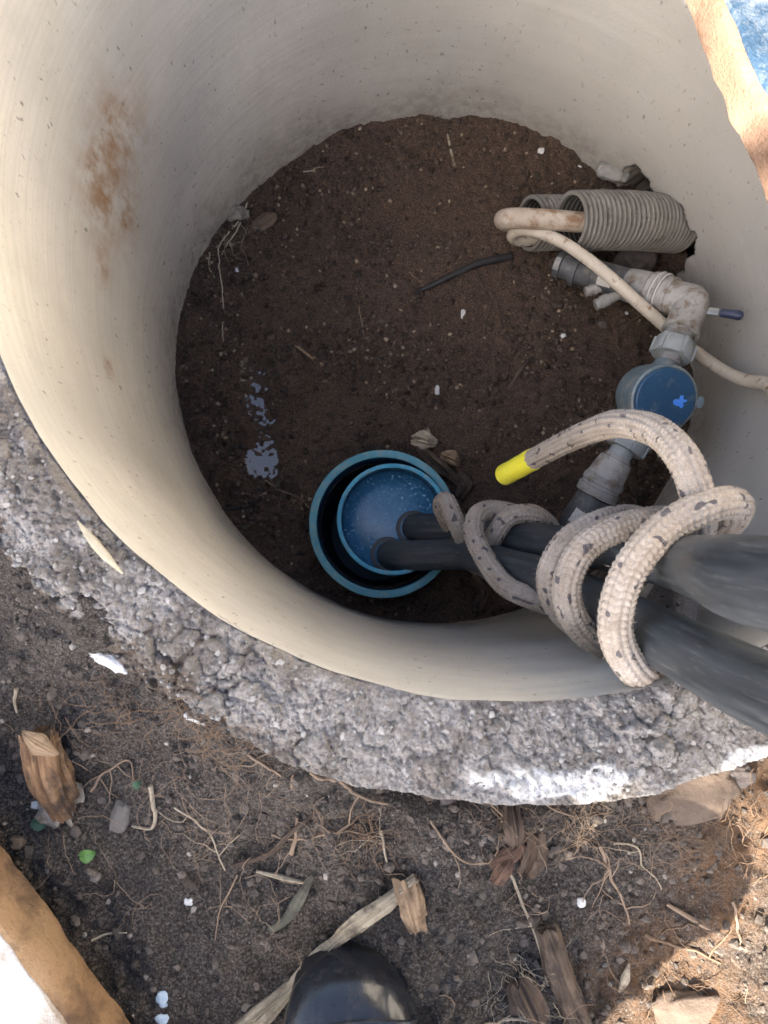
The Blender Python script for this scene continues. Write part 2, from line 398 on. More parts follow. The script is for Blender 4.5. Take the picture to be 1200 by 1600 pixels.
MAT['wood_grey'] = m_wood('weathered_wood', (.17, .15, .12), (.33, .30, .25), (.10, .08, .06))
MAT['wood_pale'] = m_wood('peeled_wood', (.30, .25, .17), (.47, .41, .31), (.11, .085, .06))
MAT['branch'] = m_wood('half_peeled_branch', (.25, .205, .14), (.40, .35, .26), (.075, .058, .043))
MAT['wood_rot'] = m_wood('rotten_wood', (.055, .038, .028), (.13, .095, .068), (.04, .03, .024))
MAT['bark'] = m_wood('bark', (.055, .038, .028), (.11, .08, .06), (.04, .03, .024))
MAT['bark_red'] = m_wood('reddish_bark', (.075, .043, .031), (.13, .08, .058), (.05, .034, .027))
MAT['bark_tan'] = m_wood('tan_bark', (.17, .11, .065), (.32, .23, .145), (.085, .055, .036))
MAT['root'] = m_simple('root', (.15, .105, .07), (.24, .175, .12), 60, .85)
MAT['root_pale'] = m_simple('pale_root', (.22, .18, .125), (.32, .275, .205), 60, .8)
MAT['root_orange'] = m_simple('orange_root', (.12, .075, .045), (.19, .125, .075), 60, .85)
MAT['straw'] = m_simple('straw', (.29, .255, .175), (.41, .37, .275), 60, .7)
MAT['leaf'] = m_simple('green_leaf', (.07, .16, .035), (.11, .22, .05), 60, .5)
MAT['leaf_dk'] = m_simple('dark_leaf', (.035, .075, .04), (.05, .1, .055), 60, .6)
MAT['moss'] = m_wood('mossy_bark', (.085, .085, .065), (.13, .13, .10), (.06, .055, .045))
MAT['stone'] = m_simple('grey_stone', (.105, .094, .083), (.165, .15, .133), 35, .85, (.09, .075, .06), 110, bump=.6, bd=.002)
MAT['stone_tan'] = m_simple('tan_stone', (.085, .062, .045), (.125, .092, .068), 35, .85, (.08, .055, .04), 110, bump=.6, bd=.002)
MAT['stone_dk'] = m_simple('dark_stone', (.055, .045, .042), (.10, .085, .08), 35, .8, (.04, .03, .026), 110, bump=.6, bd=.002)
MAT['stone_brown'] = m_simple('brown_stone', (.075, .05, .032), (.12, .085, .055), 35, .7, (.05, .035, .025), 110, bump=.6, bd=.002)
MAT['plaster'] = m_simple('white_plaster', (.46, .46, .455), (.60, .60, .59), 60, .9, (.30, .28, .26), 110, (.6, .72), bump=.7, bd=.002)
MAT['blue_chip'] = m_simple('pale_blue_chip', (.36, .46, .54), (.46, .55, .62), 60, .6)
def m_boot():
    m = M('black_rubber'); col = m.ramp(m.noise(28, 5, .65), (.35, (.008, .009, .012)), (.68, (.022, .025, .031)))
    col = m.mix(m.ramp(m.noise(60, 5, .7), (.56, 0.), (.72, .55)), col, (.10, .085, .065))
    return m.done(col, m.ramp(m.noise(40, 4, .6), (.35, .12), (.7, .36)), m.bump(m.noise(35, 4, .6), .15, .003), .5)
MAT['boot'] = m_boot()
MAT['black'] = m_simple('black_plastic', (.012, .012, .013), (.022, .021, .021), 60, .5)
MAT['water'] = M('puddle_water').done((.02, .016, .012), .03, None, .8)
MAT['foliage'] = m_simple('foliage', (.045, .085, .025), (.08, .13, .04), 6, .6)

# ------------------------------------------------------------------ ground
def ang_of(x, y): return np.degrees(np.arctan2(y, x))
def gz(x, y):
    x = np.asarray(x, float); y = np.asarray(y, float)
    r = np.hypot(x, y); a = ang_of(x, y)
    near = np.exp(-np.clip(r-R_OUT, 0, None)/.10)
    # level with the rim on the left, a few centimetres below it on the right
    right = sstep(-92, -74, a)*(1-sstep(120, 170, a))
    base = -.085 + near*(.065 - .035*right)
    gap = right*np.exp(-((r-R_OUT-.008)/.014)**2)*.018
    z = base-gap+.014*fbm(x*7, y*7, oct=3, k=1)+.0065*fbm(x*28, y*28, oct=3, k=2)
    d1, d2, c = voro(x*70, y*70, 3); clod = sstep(.1, .6, fbm(x*11, y*11, oct=2, k=9)+.25)
    z = z+clod*.005*np.clip(.62-d1, 0, 1)*(.4+c)
    fine = (np.abs(x) < 1.2) & (np.abs(y) < 1.3)
    z = z+np.where(fine, .0022*fbm(x*150, y*150, oct=3, k=5, gain=.7), 0)
    return z
def axis_coords(lo, hi, step, far):
    mid = list(np.arange(lo, hi, step)); a = []; s = step; x = lo
    while x > -far: s *= 1.35; x -= s; a.append(x)
    b = []; s = step; x = mid[-1]
    while x < far: s *= 1.35; x += s; b.append(x)
    return np.array(a[::-1]+mid+b)
gx = axis_coords(-.62, .64, .0028, 60); gy = axis_coords(-.90, -.16, .0028, 60)
X, Y = np.meshgrid(gx, gy, indexing='ij'); Z = gz(X, Y)
Fg = grid_faces(len(gx), len(gy)); rr = np.hypot(X, Y).ravel()
Fg = Fg[(rr[Fg] > R_OUT-.035).all(1)]
Vg = np.stack([X.ravel(), Y.ravel(), Z.ravel()], 1)
# the coarse cells beyond the fine patch leave a ragged hole round the far side of the ring: close it with a collar
used = np.unique(Fg); remap = -np.ones(len(Vg), int); remap[used] = np.arange(len(used))
Vg = Vg[used]; Fg = remap[Fg]
tc = np.radians(np.linspace(-25, 215, 400)); rc = np.array([R_OUT-.03, .5, .55, .65, .9, 1.6])
TC, RC = np.meshgrid(tc, rc, indexing='ij'); xc, yc = RC*np.cos(TC), RC*np.sin(TC); zc = gz(xc, yc)+.012*np.where(RC < 1.5, 1, -3)
Fc = grid_faces(len(tc), len(rc))[:, ::-1]+len(Vg)
Vg = np.concatenate([Vg, np.stack([xc.ravel(), yc.ravel(), zc.ravel()], 1)]); Fg = np.concatenate([Fg, Fc])
sun_tint = np.zeros(len(Vg))  # warm sunlight painted into the soil colour where the sun flecks fall
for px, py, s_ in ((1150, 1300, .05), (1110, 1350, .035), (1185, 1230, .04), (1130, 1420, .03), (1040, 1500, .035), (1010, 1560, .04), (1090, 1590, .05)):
    q = P(px, py, -.08); sun_tint = np.maximum(sun_tint, np.exp(-((Vg[:, 0]-q[0])**2+(Vg[:, 1]-q[1])**2)/(s_*s_)))
tag(obj('ground', Vg, Fg, MAT['ground'], None, {'rust': sun_tint}, base=(0, 0, -.1)), 'bare grey brown soil around the concrete ring', kind='structure')

# ------------------------------------------------------------------ pit floor
PUD = [(P(411, 722, -.61), .028), (P(412, 690, -.61), .016), (P(400, 605, -.61), .026), (P(398, 640, -.61), .020), (P(388, 572, -.61), .022), (P(415, 660, -.61), .016)]
def fz(x, y):
    x = np.asarray(x, float); y = np.asarray(y, float); r = np.hypot(x, y)
    z = Z_FLOOR+.012*fbm(x*6, y*6, oct=3, k=21)+.007*fbm(x*26, y*26, oct=3, k=22)
    cl = sstep(-.05, .5, fbm(x*9, y*9, oct=2, k=27)+.5*sstep(.22, .40, r)+.25*(x+y))*(1-.7*sstep(.35, .395, r))
    d1, d2, c = voro(x*62, y*62, 23); z = z+cl*.011*np.clip(.6-d1, 0, 1)*(.35+c)
    d1, d2, c = voro(x*130, y*130, 24); z = z+cl*.003*np.clip(.6-d1, 0, 1)*(.35+c)
    z = z+.0022*fbm(x*170, y*170, oct=3, k=25, gain=.7)
    z = z+.004*sstep(.33, .41, r)
    for (p, s) in PUD:
        w = .97*np.exp(-(((x-p[0])**2+(y-p[1])**2)/(1.6*s*s))**2); z = z*(1-w)+w*(Z_FLOOR-.0030+(-.0016 if s > .027 else .0005)+(.0016 if s > .027 else .0032)*fbm(x*150, y*150, oct=4, k=26, gain=.65))
    return z
n = 330; lin = np.linspace(-.42, .42, n); X, Y = np.meshgrid(lin, lin, indexing='ij'); Z = fz(X, Y)
CAS = P(597, 818, -.53)[:2]
Ff = grid_faces(n, n); rr = np.hypot(X, Y).ravel(); rc_ = np.hypot(X-CAS[0], Y-CAS[1]).ravel()
Ff = Ff[(rr[Ff] < .425).all(1) & (rc_[Ff] > .09).all(1)]
tag(obj('pit_floor', np.stack([X.ravel(), Y.ravel(), Z.ravel()], 1), Ff, MAT['floor'], base=(0, 0, Z_FLOOR)), 'damp dark brown earth floor at the bottom of the well pit', kind='structure')
# shallow water lying in the hollows
pv = []; pf = []
for k, (p, s) in enumerate(PUD):
    th = np.linspace(0, 2*math.pi, 28, endpoint=False); c0 = len(pv)
    pv.append((p[0], p[1], Z_FLOOR-.0030+k*1e-5))
    for t in th: pv.append((p[0]+1.05*s*math.cos(t), p[1]+1.05*s*math.sin(t), Z_FLOOR-.0030+k*1e-5))
    for j in range(28): pf.append([c0, c0+1+j, c0+1+(j+1) % 28])
tag(obj('puddle', pv, pf, MAT['water']), 'small puddles of standing water reflecting the sky on the pit floor', kind='stuff')

# ------------------------------------------------------------------ concrete ring
ring = thing('concrete_well_ring', 'round precast concrete well ring with smooth cream inside and crumbled top', 'well ring', (0, 0, -.75))
nt, nz = 1100, 150
th = np.linspace(0, 2*math.pi, nt, endpoint=False); zz = np.concatenate([np.linspace(-.004, -.68, nz)])
TH, ZZ = np.meshgrid(th, zz, indexing='ij')
ux, uy = np.cos(TH), np.sin(TH)
rin = R_IN+.0012*fbm(ux*5, uy*5, ZZ*6, 3, 31)+.0002*fbm(ux*2, uy*2, ZZ*90, 2, 32)
edge = np.exp(-(-.004-ZZ)/.006)
rin = rin+edge*(.001+.0012*np.clip(fbm(ux*9, uy*9, ZZ*10, 2, 33), -.5, 1))
def angd(a, b): return (a-b+math.pi) % (2*math.pi)-math.pi
stain = np.zeros_like(TH)
for px, py, s in ((180, 230, .055), (165, 300, .05), (195, 330, .035), (160, 410, .02), (172, 190, .025), (170, 575, .012), (150, 270, .03)):
    a, z0 = on_wall(px, py); stain = np.maximum(stain, np.exp(-((angd(TH, a)*R_IN/s)**2+((ZZ-z0)/(s*1.2))**2)))
hole = np.full_like(TH, -5.)
for px, py, s in ((1000, 318, .042), (1035, 365, .036), (1015, 340, .045), (1030, 395, .03), (1056, 372, .034), (1050, 350, .03), (1045, 400, .03), (995, 292, .028)):
    a, z0 = on_wall(px, py); z0 = min(z0, -.50)
    hole = np.maximum(hole, 1.25-np.sqrt((angd(TH, a)*R_IN/s)**2+((ZZ-z0)/(s*1.15))**2))
hole = hole+.28*fbm(ux*22, uy*22, ZZ*45, 3, 34)
hm = sstep(.12, .34, hole); rin = rin+.06*hm
bounce_dir = sstep(-.35, .5, -(ux*.80+uy*.45))           # warm bounced light painted into the wall colour on the left and near side
bounce_tint = np.clip(bounce_dir*.75*(.75+.5*fbm(ux*2.2, uy*2.2, ZZ*4, 3, 35)), 0, .85)
splash = np.clip(sstep(-.30, -.60, ZZ)*(.55+.9*fbm(ux*4, uy*4, ZZ*5, 3, 36)), 0, 1)
mud = np.clip(sstep(-.49, -.60, ZZ+.03*fbm(ux*6, uy*6, ZZ*8, 3, 37)), 0, 1)*.5
V = np.stack([rin*ux, rin*uy, ZZ], -1).reshape(-1, 3)
obj('inner_wall', V, grid_faces(nt, nz, wrap_u=True), MAT['wall'], ring,
    {'wuv': np.stack([TH*R_IN, ZZ, 0*ZZ], -1).reshape(-1, 3), 'stain': np.clip(stain, 0, 1).ravel(), 'soil': hm.ravel(), 'clay': bounce_tint.ravel(), 'splash': splash.ravel(), 'mud': mud.ravel()})
# crumbled top: polar height field from the inner edge over the rim and down the outside
def crust_z(x, y):
    r = np.hypot(x, y); a = ang_of(x, y); q = (r-R_IN)/(R_OUT-R_IN)
    wx = x+.006*fbm(x*45, y*45, oct=4, k=41); wy = y+.006*fbm(x*45+9, y*45, oct=4, k=42)
    d1, d2, c = voro(wx*54, wy*54, 43); lump = np.sqrt(np.clip(.5-d1*d1, 0, 1))*(.25+1.0*c); crack = 1-sstep(0., .16, d2-d1)
    e1, e2, c2 = voro(wx*115, wy*115, 44); lump2 = np.sqrt(np.clip(.45-e1*e1, 0, 1))*(.2+c2)
    e1, e2, c3 = voro(wx*260, wy*260, 45); lump3 = np.sqrt(np.clip(.45-e1*e1, 0, 1))*(.2+c3)
    smooth = sstep(.62, .95, q)*sstep(-105, -75, a)       # the outer part is rubbed smoother on the right
    wear = .35+.65*sstep(-.3, .4, fbm(x*14, y*14, oct=3, k=46))
    z = (lump*.0155*wear+lump2*.0052-.0025*crack*wear)*(1-.75*smooth)+lump3*.0012+.0016*fbm(x*230, y*230, oct=3, k=47, gain=.7)+.006*fbm(x*9, y*9, oct=2, k=48)
    lin_ = np.clip(q/.10, 0, 1); z = z*(.25+.75*lin_)-.004*(1-lin_)
    left = 1-sstep(-108, -82, a)
    z = z-.016*left*sstep(.55, 1.05, q)
    return z-.006
a0 = np.radians(np.linspace(-150, -25, 1050)); a1 = np.radians(np.linspace(-25, 210, 260)[1:-1]); aa = np.concatenate([a0, a1])
qr = np.linspace(R_IN+.0015, R_OUT, 58)
TA, QR = np.meshgrid(aa, qr, indexing='ij'); wob = 1+.004*fbm(np.cos(TA)*9, np.sin(TA)*9, oct=3, k=49)*sstep(.44, R_OUT, QR)
cx, cy = QR*wob*np.cos(TA), QR*wob*np.sin(TA); cz = crust_z(cx, cy)
rows = [np.stack([cx, cy, cz], -1)]
top_n = len(qr); ro = (QR*wob)[:, -1]
for dz, dr in ((-.004, .0008), (-.02, .001), (-.06, .001), (-.35, .0), (-.70, 0)):
    rad = ro+dr+.001*fbm(np.cos(aa)*40, np.sin(aa)*40, oct=2, k=50)
    rows.append(np.stack([rad*np.cos(aa), rad*np.sin(aa), (cz[:, -1] if dz > -.1 else 0)+dz+0*aa], -1)[:, None, :])
V = np.concatenate(rows, 1); nv = V.shape[1]
def polar(px, py, z=-.01):
    p = P(px, py, z); return math.degrees(math.atan2(p[1], p[0])), math.hypot(p[0], p[1])
AD = np.degrees(np.arctan2(V[..., 1], V[..., 0])); RD = np.hypot(V[..., 0], V[..., 1]); ns = fbm(V[..., 0]*55, V[..., 1]*55, oct=4, k=51)
ac, rcn = polar(868, 1222)
white = sstep(.0, .35, 1.05-np.sqrt(((AD-ac)/6.6)**2+((RD-rcn+.001)/.013)**2)+.42*ns)
white = np.maximum(white, sstep(.1, .4, 1-np.sqrt(((AD-polar(1160, 1165)[0])/2.6)**2+((RD-.468)/.006)**2)+.5*ns))
lip = sstep(.4675, .4705, RD)*sstep(-86, -78, AD)*(1-sstep(-40, -25, AD)); white = np.maximum(white, lip*.10*np.clip(.7+ns, 0, 1))
earth = np.clip((1-sstep(-104, -86, AD))*sstep(.450, .475, RD+.012*ns)*.75+sstep(.18, .55, fbm(V[..., 0]*20, V[..., 1]*20, oct=3, k=52))*.5
                + sstep(.45, .478, RD+.01*ns)*(1-sstep(-90, -78, AD))*.4, 0, 1)
earth = np.maximum(earth, sstep(-.04, -.07, V[..., 2])*.7)
V[..., 2] += white*.0018
obj('crumbled_rim', V.reshape(-1, 3), grid_faces(len(aa), nv, wrap_u=True)[:, ::-1], MAT['crust'], ring, {'white': white.ravel(), 'earth': earth.ravel()})
# loose crumbs on the rim
N = 4200; a = np.radians(rng.uniform(-150, -28, N)); r = rng.uniform(R_IN+.004, R_OUT-.001, N); x, y = r*np.cos(a), r*np.sin(a)
sz = .0005+.0021*rng.random(N)**5
tone = rng.uniform(.6, 1.15, N)[:, None]*np.array([.33, .32, .305])
tone[rng.random(N) < .25] *= .5
V, F, C = grains(np.stack([x, y, crust_z(x, y)+sz*.35], 1), sz, tone, seed=3)
o = obj('rim_crumbs', V, F, MAT['grain'], ring, {'col': C}, smooth=False); o['kind'] = 'stuff'

# ------------------------------------------------------------------ loose soil crumbs and gravel (stuff)
def crumbs(name, label, N, region, hf, mat, palette, weights, smin, smax, pw, seed, sink=.2):
    g = np.random.default_rng(seed); xs = []; ys = []
    while sum(map(len, xs)) < N:
        x = g.uniform(region[0], region[1], N*2); y = g.uniform(region[2], region[3], N*2); k = region[4](x, y, g); xs.append(x[k]); ys.append(y[k])
    x = np.concatenate(xs)[:N]; y = np.concatenate(ys)[:N]
    s = smin+(smax-smin)*g.random(N)**pw; pi = g.choice(len(palette), N, p=weights)
    c = np.array(palette)[pi]*g.uniform(.75, 1.25, (N, 1)); s = np.where(pi >= len(palette)-1, np.minimum(s, smax*.5), s)
    V, F, C = grains(np.stack([x, y, hf(x, y)+s*sink], 1), s, c, seed=seed+1)
    return tag(obj(name, V, F, mat, None, {'col': C}, smooth=False), label, kind='stuff')
def reg_g(x, y, g):
    d = sstep(-.4, .5, fbm(x*8, y*8, oct=3, k=61))
    return (np.hypot(x, y) > R_OUT+.004) & (g.random(len(x)) < .25+.75*d)
crumbs('soil_crumbs', 'small soil crumbs and grit lying on the ground', 30000, (-.56, .6, -.85, -.2, reg_g), gz, MAT['grain'],
       [(.09, .076, .064), (.12, .10, .084), (.075, .062, .052), (.27, .245, .21)], [.45, .33, .15, .07], .0005, .0050, 10.0, 71, .1)
def reg_f(x, y, g):
    r = np.hypot(x, y); d = sstep(-.35, .5, fbm(x*7, y*7, oct=3, k=62)+.5*sstep(.25, .4, r)); w = np.zeros(len(x))
    for p, s in PUD: w = np.maximum(w, np.exp(-((x-p[0])**2+(y-p[1])**2)/(1.4*s*s)))
    return (r < .395) & (np.hypot(x-CAS[0], y-CAS[1]) > .108) & (g.random(len(x)) < (.15+.85*d)*(1-w))
crumbs('floor_crumbs', 'small damp soil crumbs and grit on the pit floor', 26000, (-.4, .4, -.4, .4, reg_f), fz, MAT['grain_wet'],
       [(.045, .030, .021), (.07, .048, .034), (.03, .02, .015), (.26, .20, .14)], [.43, .35, .12, .10], .0005, .0065, 10.0, 72, .2)

# ------------------------------------------------------------------ well casing, inner pipe, wet plate
ct = P(599, 818, -.53); RC_O = .1055
def pipe_ring(name, parent, c, ro, ri, ztop, zbot, mat, cut):
    body = lathe([(zbot, ro), (ztop-.002, ro), (ztop-.002, ri), (zbot, ri)], (c[0], c[1], 0), (0, 0, 1), 96, closed=True)
    b = obj('pipe_wall', *body, mat, parent)
    prof = [(ztop-.0019, ro+.0003), (ztop-.0006, ro-.0002), (ztop, ro-.0014), (ztop, ri+.0014), (ztop-.0006, ri+.0002), (ztop-.0019, ri-.0003)]
    V, F = lathe(prof, (c[0], c[1], 0), (0, 0, 1), 120, closed=True)
    d = .0006*fbm(V[:, 0]*140, V[:, 1]*140, oct=3, k=81); V[:, 2] += d
    obj('cut_edge', V, F, cut, parent); return b
cas = thing('outer_well_casing', 'large blue plastic well casing standing in the soil near the ring wall', 'pipe', (ct[0], ct[1], -.66))
pipe_ring('casing', cas, ct, RC_O, RC_O-.0105, -.53, -.95, MAT['blue_pipe'], MAT['blue_cut'])
V, F = lathe([(-.94, RC_O-.012), (-.945, .001)], (ct[0], ct[1], 0), (0, 0, 1), 48)
obj('casing_bottom', V, F, MAT['blue_pipe'], cas)
ci = P(614, 811, -.515); RI_O = .0785
inn = thing('inner_well_pipe', 'smaller bright blue pipe nested inside the large blue casing', 'pipe', (ci[0], ci[1], -.66))
pipe_ring('inner', inn, ci, RI_O, RI_O-.0058, -.515, -.93, MAT['blue_pipe'], MAT['blue_cut2'])
ZP = -.553
V, F = lathe([(ZP-.01, RI_O-.006), (ZP-.0015, RI_O-.006), (ZP, RI_O-.008), (ZP, .0005)], (ci[0], ci[1], 0), (0, 0, 1), 96)
plate = obj('wet_plate', V, F, MAT['blue_plate'], inn)
N = 520; a = rng.uniform(0, 6.283, N); r = (RI_O-.009)*np.sqrt(rng.random(N)); s = .0003+.0019*rng.random(N)**3
pos = np.stack([ci[0]+r*np.cos(a), ci[1]+r*np.sin(a), np.full(N, ZP)], 1)
V, F, _ = grains(pos, s, np.zeros((N, 3)), .55, 5, IV2, IF2, .0)
o = obj('water_droplets', V, F, MAT['drop'], plate); o['kind'] = 'stuff'
o.parent = plate; o.location = (0, 0, 0)

# ------------------------------------------------------------------ the two black pipes
RP = .0215
A_PTS = [P(603, 866, -.585), P(612, 867, -.555), P(640, 868, -.522), P(690, 866, -.488), P(735, 866, -.445), P(788, 884, -.36), P(860, 905, -.26), P(930, 941, -.155), P(995, 976, -.06), P(1100, 1032, .045), P(1200, 1082, .112)]
e = A_PTS[-1]; A_PTS += [e+[.03, -.005, .09], e+[.12, -.03, .18], e+[.3, -.07, .18], e+[.5, -.11, .02], e+[.62, -.13, -.16]]
B_PTS = [P(643, 824, -.60), P(648, 825, -.562), P(675, 826, -.528), P(720, 828, -.49), P(790, 838, -.42), P(870, 850, -.32), P(960, 860, -.185), P(1050, 877, -.05), P(1110, 890, .06), P(1200, 911, .185)]
e = B_PTS[-1]; B_PTS += [e+[.03, .0, .08], e+[.12, .0, .14], e+[.3, .0, .12], e+[.5, .0, -.06], e+[.6, .0, -.24]]
for pts, lab, nm in ((A_PTS, 'dusty black plastic pipe, lower of the two rising out of the blue casing', 'a'), (B_PTS, 'black plastic pipe, upper of the two rising out of the blue casing', 'b')):
    path = spline(pts, .006); V, F, uv = tube(path, RP, 36)
    o = obj('black_water_pipe', V, F, MAT['pe'], None, {'tuv': uv}, base=path[0]); tag(o, lab, 'pipe', 'black pipes in the well')
# black rings paint in the dark hole gaps where the pipes pass the plate
for c in (P(606, 866, ZP), P(646, 825, ZP)):
    V, F = lathe([(0, RP+.004), (.002, RP+.0035), (.0024, RP-.002), (0, RP-.002)], (c[0], c[1], ZP+.0004), (0, 0, 1), 40, closed=True)
    o = obj('pipe_seal', V, F, MAT['black'], plate); o.location = (0, 0, 0)

# ------------------------------------------------------------------ rope
RR = .0116
RP_PX = [(788, 742, -.36), (855, 706, -.28), (915, 677, -.19), (975, 662, -.09), (1035, 680, -.03), (1075, 730, .0), (1092, 785, -.005), (1092, 840, -.06), (1075, 930, -.13), (1065, 1010, -.11), (1045, 1058, -.06),
         (990, 1046, -.01), (962, 990, .005), (968, 930, .012), (995, 873, .015), (1045, 822, .012), (1105, 792, .01), (1150, 788, -.02), (1140, 815, -.06), (1080, 850, -.14), (1030, 940, -.2), (985, 1000, -.17),
         (935, 1003, -.125), (893, 960, -.095), (886, 910, -.085), (912, 858, -.085), (965, 826, -.09), (1035, 812, -.11), (1045, 838, -.18), (980, 920, -.27), (930, 978, -.235),
         (893, 972, -.18), (864, 935, -.155), (860, 893, -.145), (888, 845, -.145), (945, 814, -.15), (1000, 812, -.19), (985, 850, -.28), (920, 925, -.32), (868, 945, -.27),
         (835, 936, -.265), (790, 915, -.29), (757, 872, -.325), (740, 832, -.35), (748, 803, -.37), (775, 797, -.385), (812, 806, -.39), (845, 830, -.43), (830, 870, -.50), (785, 890, -.50), (760, 870, -.44),
         (772, 838, -.385), (795, 808, -.375), (830, 803, -.38), (858, 822, -.40), (862, 860, -.46), (810, 900, -.52), (750, 888, -.52), (728, 850, -.455), (712, 815, -.43), (697, 783, -.43), (690, 790, -.45), (700, 815, -.48), (716, 840, -.51), (728, 870, -.55)]
path = spline([P(*q) for q in RP_PX], .00075)
def braid(s, t):
    k = 6; u = t*k/(2*math.pi)*1.0; v = s/.0049
    col = np.floor(u*2) % 2; fu = (u*2) % 1; sl = np.where(col > 0, fu, 1-fu)
    w = (v+.55*sl) % 1
    return 1+.16*(np.clip(1-(2*fu-1)**2, 0, 1)**.5*np.clip(1-(2*w-1)**2, 0, 1)**.45-.6)
rope = thing('braided_rope', 'thick fuzzy beige braided rope with navy flecks wound round the black pipes', 'rope', P(920, 900, -.15))
V, F, uv = tube(path, RR, 60, braid, caps=False); obj('rope_strand', V, F, MAT['rope'], rope, {'tuv': uv})
T_, A_, B_ = frames(path); L = len(path); N = 45000
i = rng.integers(0, L, N); t = rng.uniform(0, 2*math.pi, N); rad = np.cos(t)[:, None]*A_[i]+np.sin(t)[:, None]*B_[i]; p0 = path[i]+rad*RR*.97
ln = .0006+.0036*rng.random(N)**2.2; d = rad+rng.normal(0, .6, (N, 3)); d /= np.linalg.norm(d, axis=1)[:, None]
side = np.cross(d, rng.normal(size=(N, 3))); side /= np.linalg.norm(side, axis=1)[:, None]; w = .00009
p1 = p0+d*ln[:, None]*.6; p2 = p0+(d*.8+rng.normal(0, .35, (N, 3)))*ln[:, None]
V = np.stack([p0-side*w, p0+side*w, p2+side*w*.25, p2-side*w*.25], 1).reshape(-1, 3); F = np.arange(N*4).reshape(-1, 4)
o = obj('rope_fuzz', V, F, MAT['fuzz'], rope); o['kind'] = 'stuff'
s_ = np.concatenate([[0], np.cumsum(np.linalg.norm(np.diff(path, axis=0), axis=1))]); e = int(np.searchsorted(s_, .060))
tp = path[:e]; V, F, uv = tube(tp, RR*1.10, 32, lambda s, t: 1+.012*np.sin(s*260)+.01*np.sin(t*3+s*60)); tape = obj('yellow_tape', V, F, MAT['yellow'], rope)
V, F, uv = tube([path[0]-T_[0]*.003, path[0]-T_[0]*.0003], RR*.93, 20); obj('frayed_end', V, F, MAT['fuzz'], rope)

# ------------------------------------------------------------------ corrugated conduits and cables
def conduit(p0, p1, r, pitch, label, bend):
    p0, p1 = np.asarray(p0), np.asarray(p1); root = thing('corrugated_conduit', label, 'conduit', (p0+p1)/2-[0, 0, r], 'grey corrugated conduits')
    mid = (p0+p1)/2+bend; pt = spline([p0, mid, p1], .0006)
    s = np.concatenate([[0], np.cumsum(np.linalg.norm(np.diff(pt, axis=0), axis=1))])
    V, F, uv = tube(pt, r, 44, lambda s, t: 1+.085*(np.clip(np.cos(s*2*math.pi/pitch)*1.6, -1, 1)-.5), caps=False)
    obj('ribbed_wall', V, F, MAT['conduit'], root)
    V2, F2, _ = tube(pt[::6], r*.875, 40, caps=False); F2 = F2[:, ::-1]
    obj('inner_wall', V2, F2, MAT['conduit_in'], root)
    T, A, B = frames(pt); V3, F3 = lathe([(0, r*1.02), (-.0012, r*1.0), (-.0012, r*.885), (0.001, r*.865)], pt[0], T[0], 44, closed=True)
    obj('cut_mouth', V3, F3, MAT['conduit'], root)
    V4, F4 = lathe([(0, r*.87), (.002, .001)], pt[-1], T[-1], 30); obj('earth_plug', V4, F4, MAT['conduit_in'], root)
    return pt
c1 = conduit(P(891, 346, -.487), P(1062, 352, -.566), .0395, .0078, 'ribbed grey conduit in front, its mouth swallowing the beige tube', np.array([0, 0, .008]))
c2 = conduit(P(829, 349, -.548), P(1000, 350, -.625), .0385, .0078, 'ribbed grey conduit tucked behind and under the other conduit', np.array([0, 0, .004]))
pts = [P(985, 352, -.53), P(940, 350, -.497), P(905, 347, -.484), P(850, 343, -.478), P(806, 341, -.482), P(788, 343, -.50), P(796, 347, -.53), P(830, 351, -.548), P(880, 353, -.57)]
V, F, uv = tube(spline(pts, .004), .0140, 24); tag(obj('beige_tube', V, F, MAT['cable2'], None, {'tuv': uv}), 'thick rust stained beige tube bending out of the grey conduit mouths', 'tube')
pts = [P(880, 372, -.575), P(840, 374, -.562), P(812, 376, -.55), P(800, 368, -.528), P(812, 359, -.507), P(845, 364, -.492), P(885, 382, -.475), P(935, 418, -.452), P(1000, 475, -.44), P(1045, 515, -.455), P(1075, 540, -.462), P(1105, 563, -.45),
       P(1140, 585, -.41), P(1170, 596, -.37), P(1200, 601, -.33)]
e = pts[-1]; u = unit([e[0], e[1], 0]); w = np.array([e[1], -e[0], 0])/np.hypot(e[0], e[1])
pts += [e+w*.05+[0, 0, .06]-u*.004, e+w*.13+[0, 0, .2]-u*.03, e+w*.19+[0, 0, .33]-u*.02, e+w*.21+u*.06+[0, 0, .37], e+w*.22+u*.15+[0, 0, .32], e+w*.22+u*.3+[0, 0, .25]]
path = spline(pts, .004); V, F, uv = tube(path, .0083, 20, lambda s, t: 1+.02*np.sin(s*700))
tag(obj('cream_cable', V, F, MAT['cable'], None, {'tuv': uv}), 'thin cream cable looping out of the conduit and over the pipe fittings', 'cable')

# ------------------------------------------------------------------ water meter and its fittings
mt = thing('water_meter_line', 'grey pipe run with elbow, union nuts and blue lidded water meter', 'water meter', P(1015, 612, -.46))
J = {k: P(*v) for k, v in dict(a=(872, 412, -.535), b=(905, 423, -.525), c=(985, 446, -.485), d=(1015, 453, -.468), e=(1046, 463, -.452), el=(1082, 472, -.432), f=(1063, 520, -.428), g=(1046, 560, -.426), m0=(1026, 592, -.424),
     m1=(1000, 650, -.425), n=(981, 690, -.43), q=(966, 714, -.433), h=(945, 748, -.44), k=(930, 775, -.448), l=(905, 812, -.462), z=(872, 868, -.50), zz=(850, 905, -.60)).items()}
def seg(name, p, q, prof, mat, parent=mt, nseg=32):
    p, q = np.asarray(p), np.asarray(q); Ld = np.linalg.norm(q-p)
    V, F = lathe([(s*Ld, r) for s, r in prof], p, q-p, nseg); return obj(name, V, F, mat, parent)
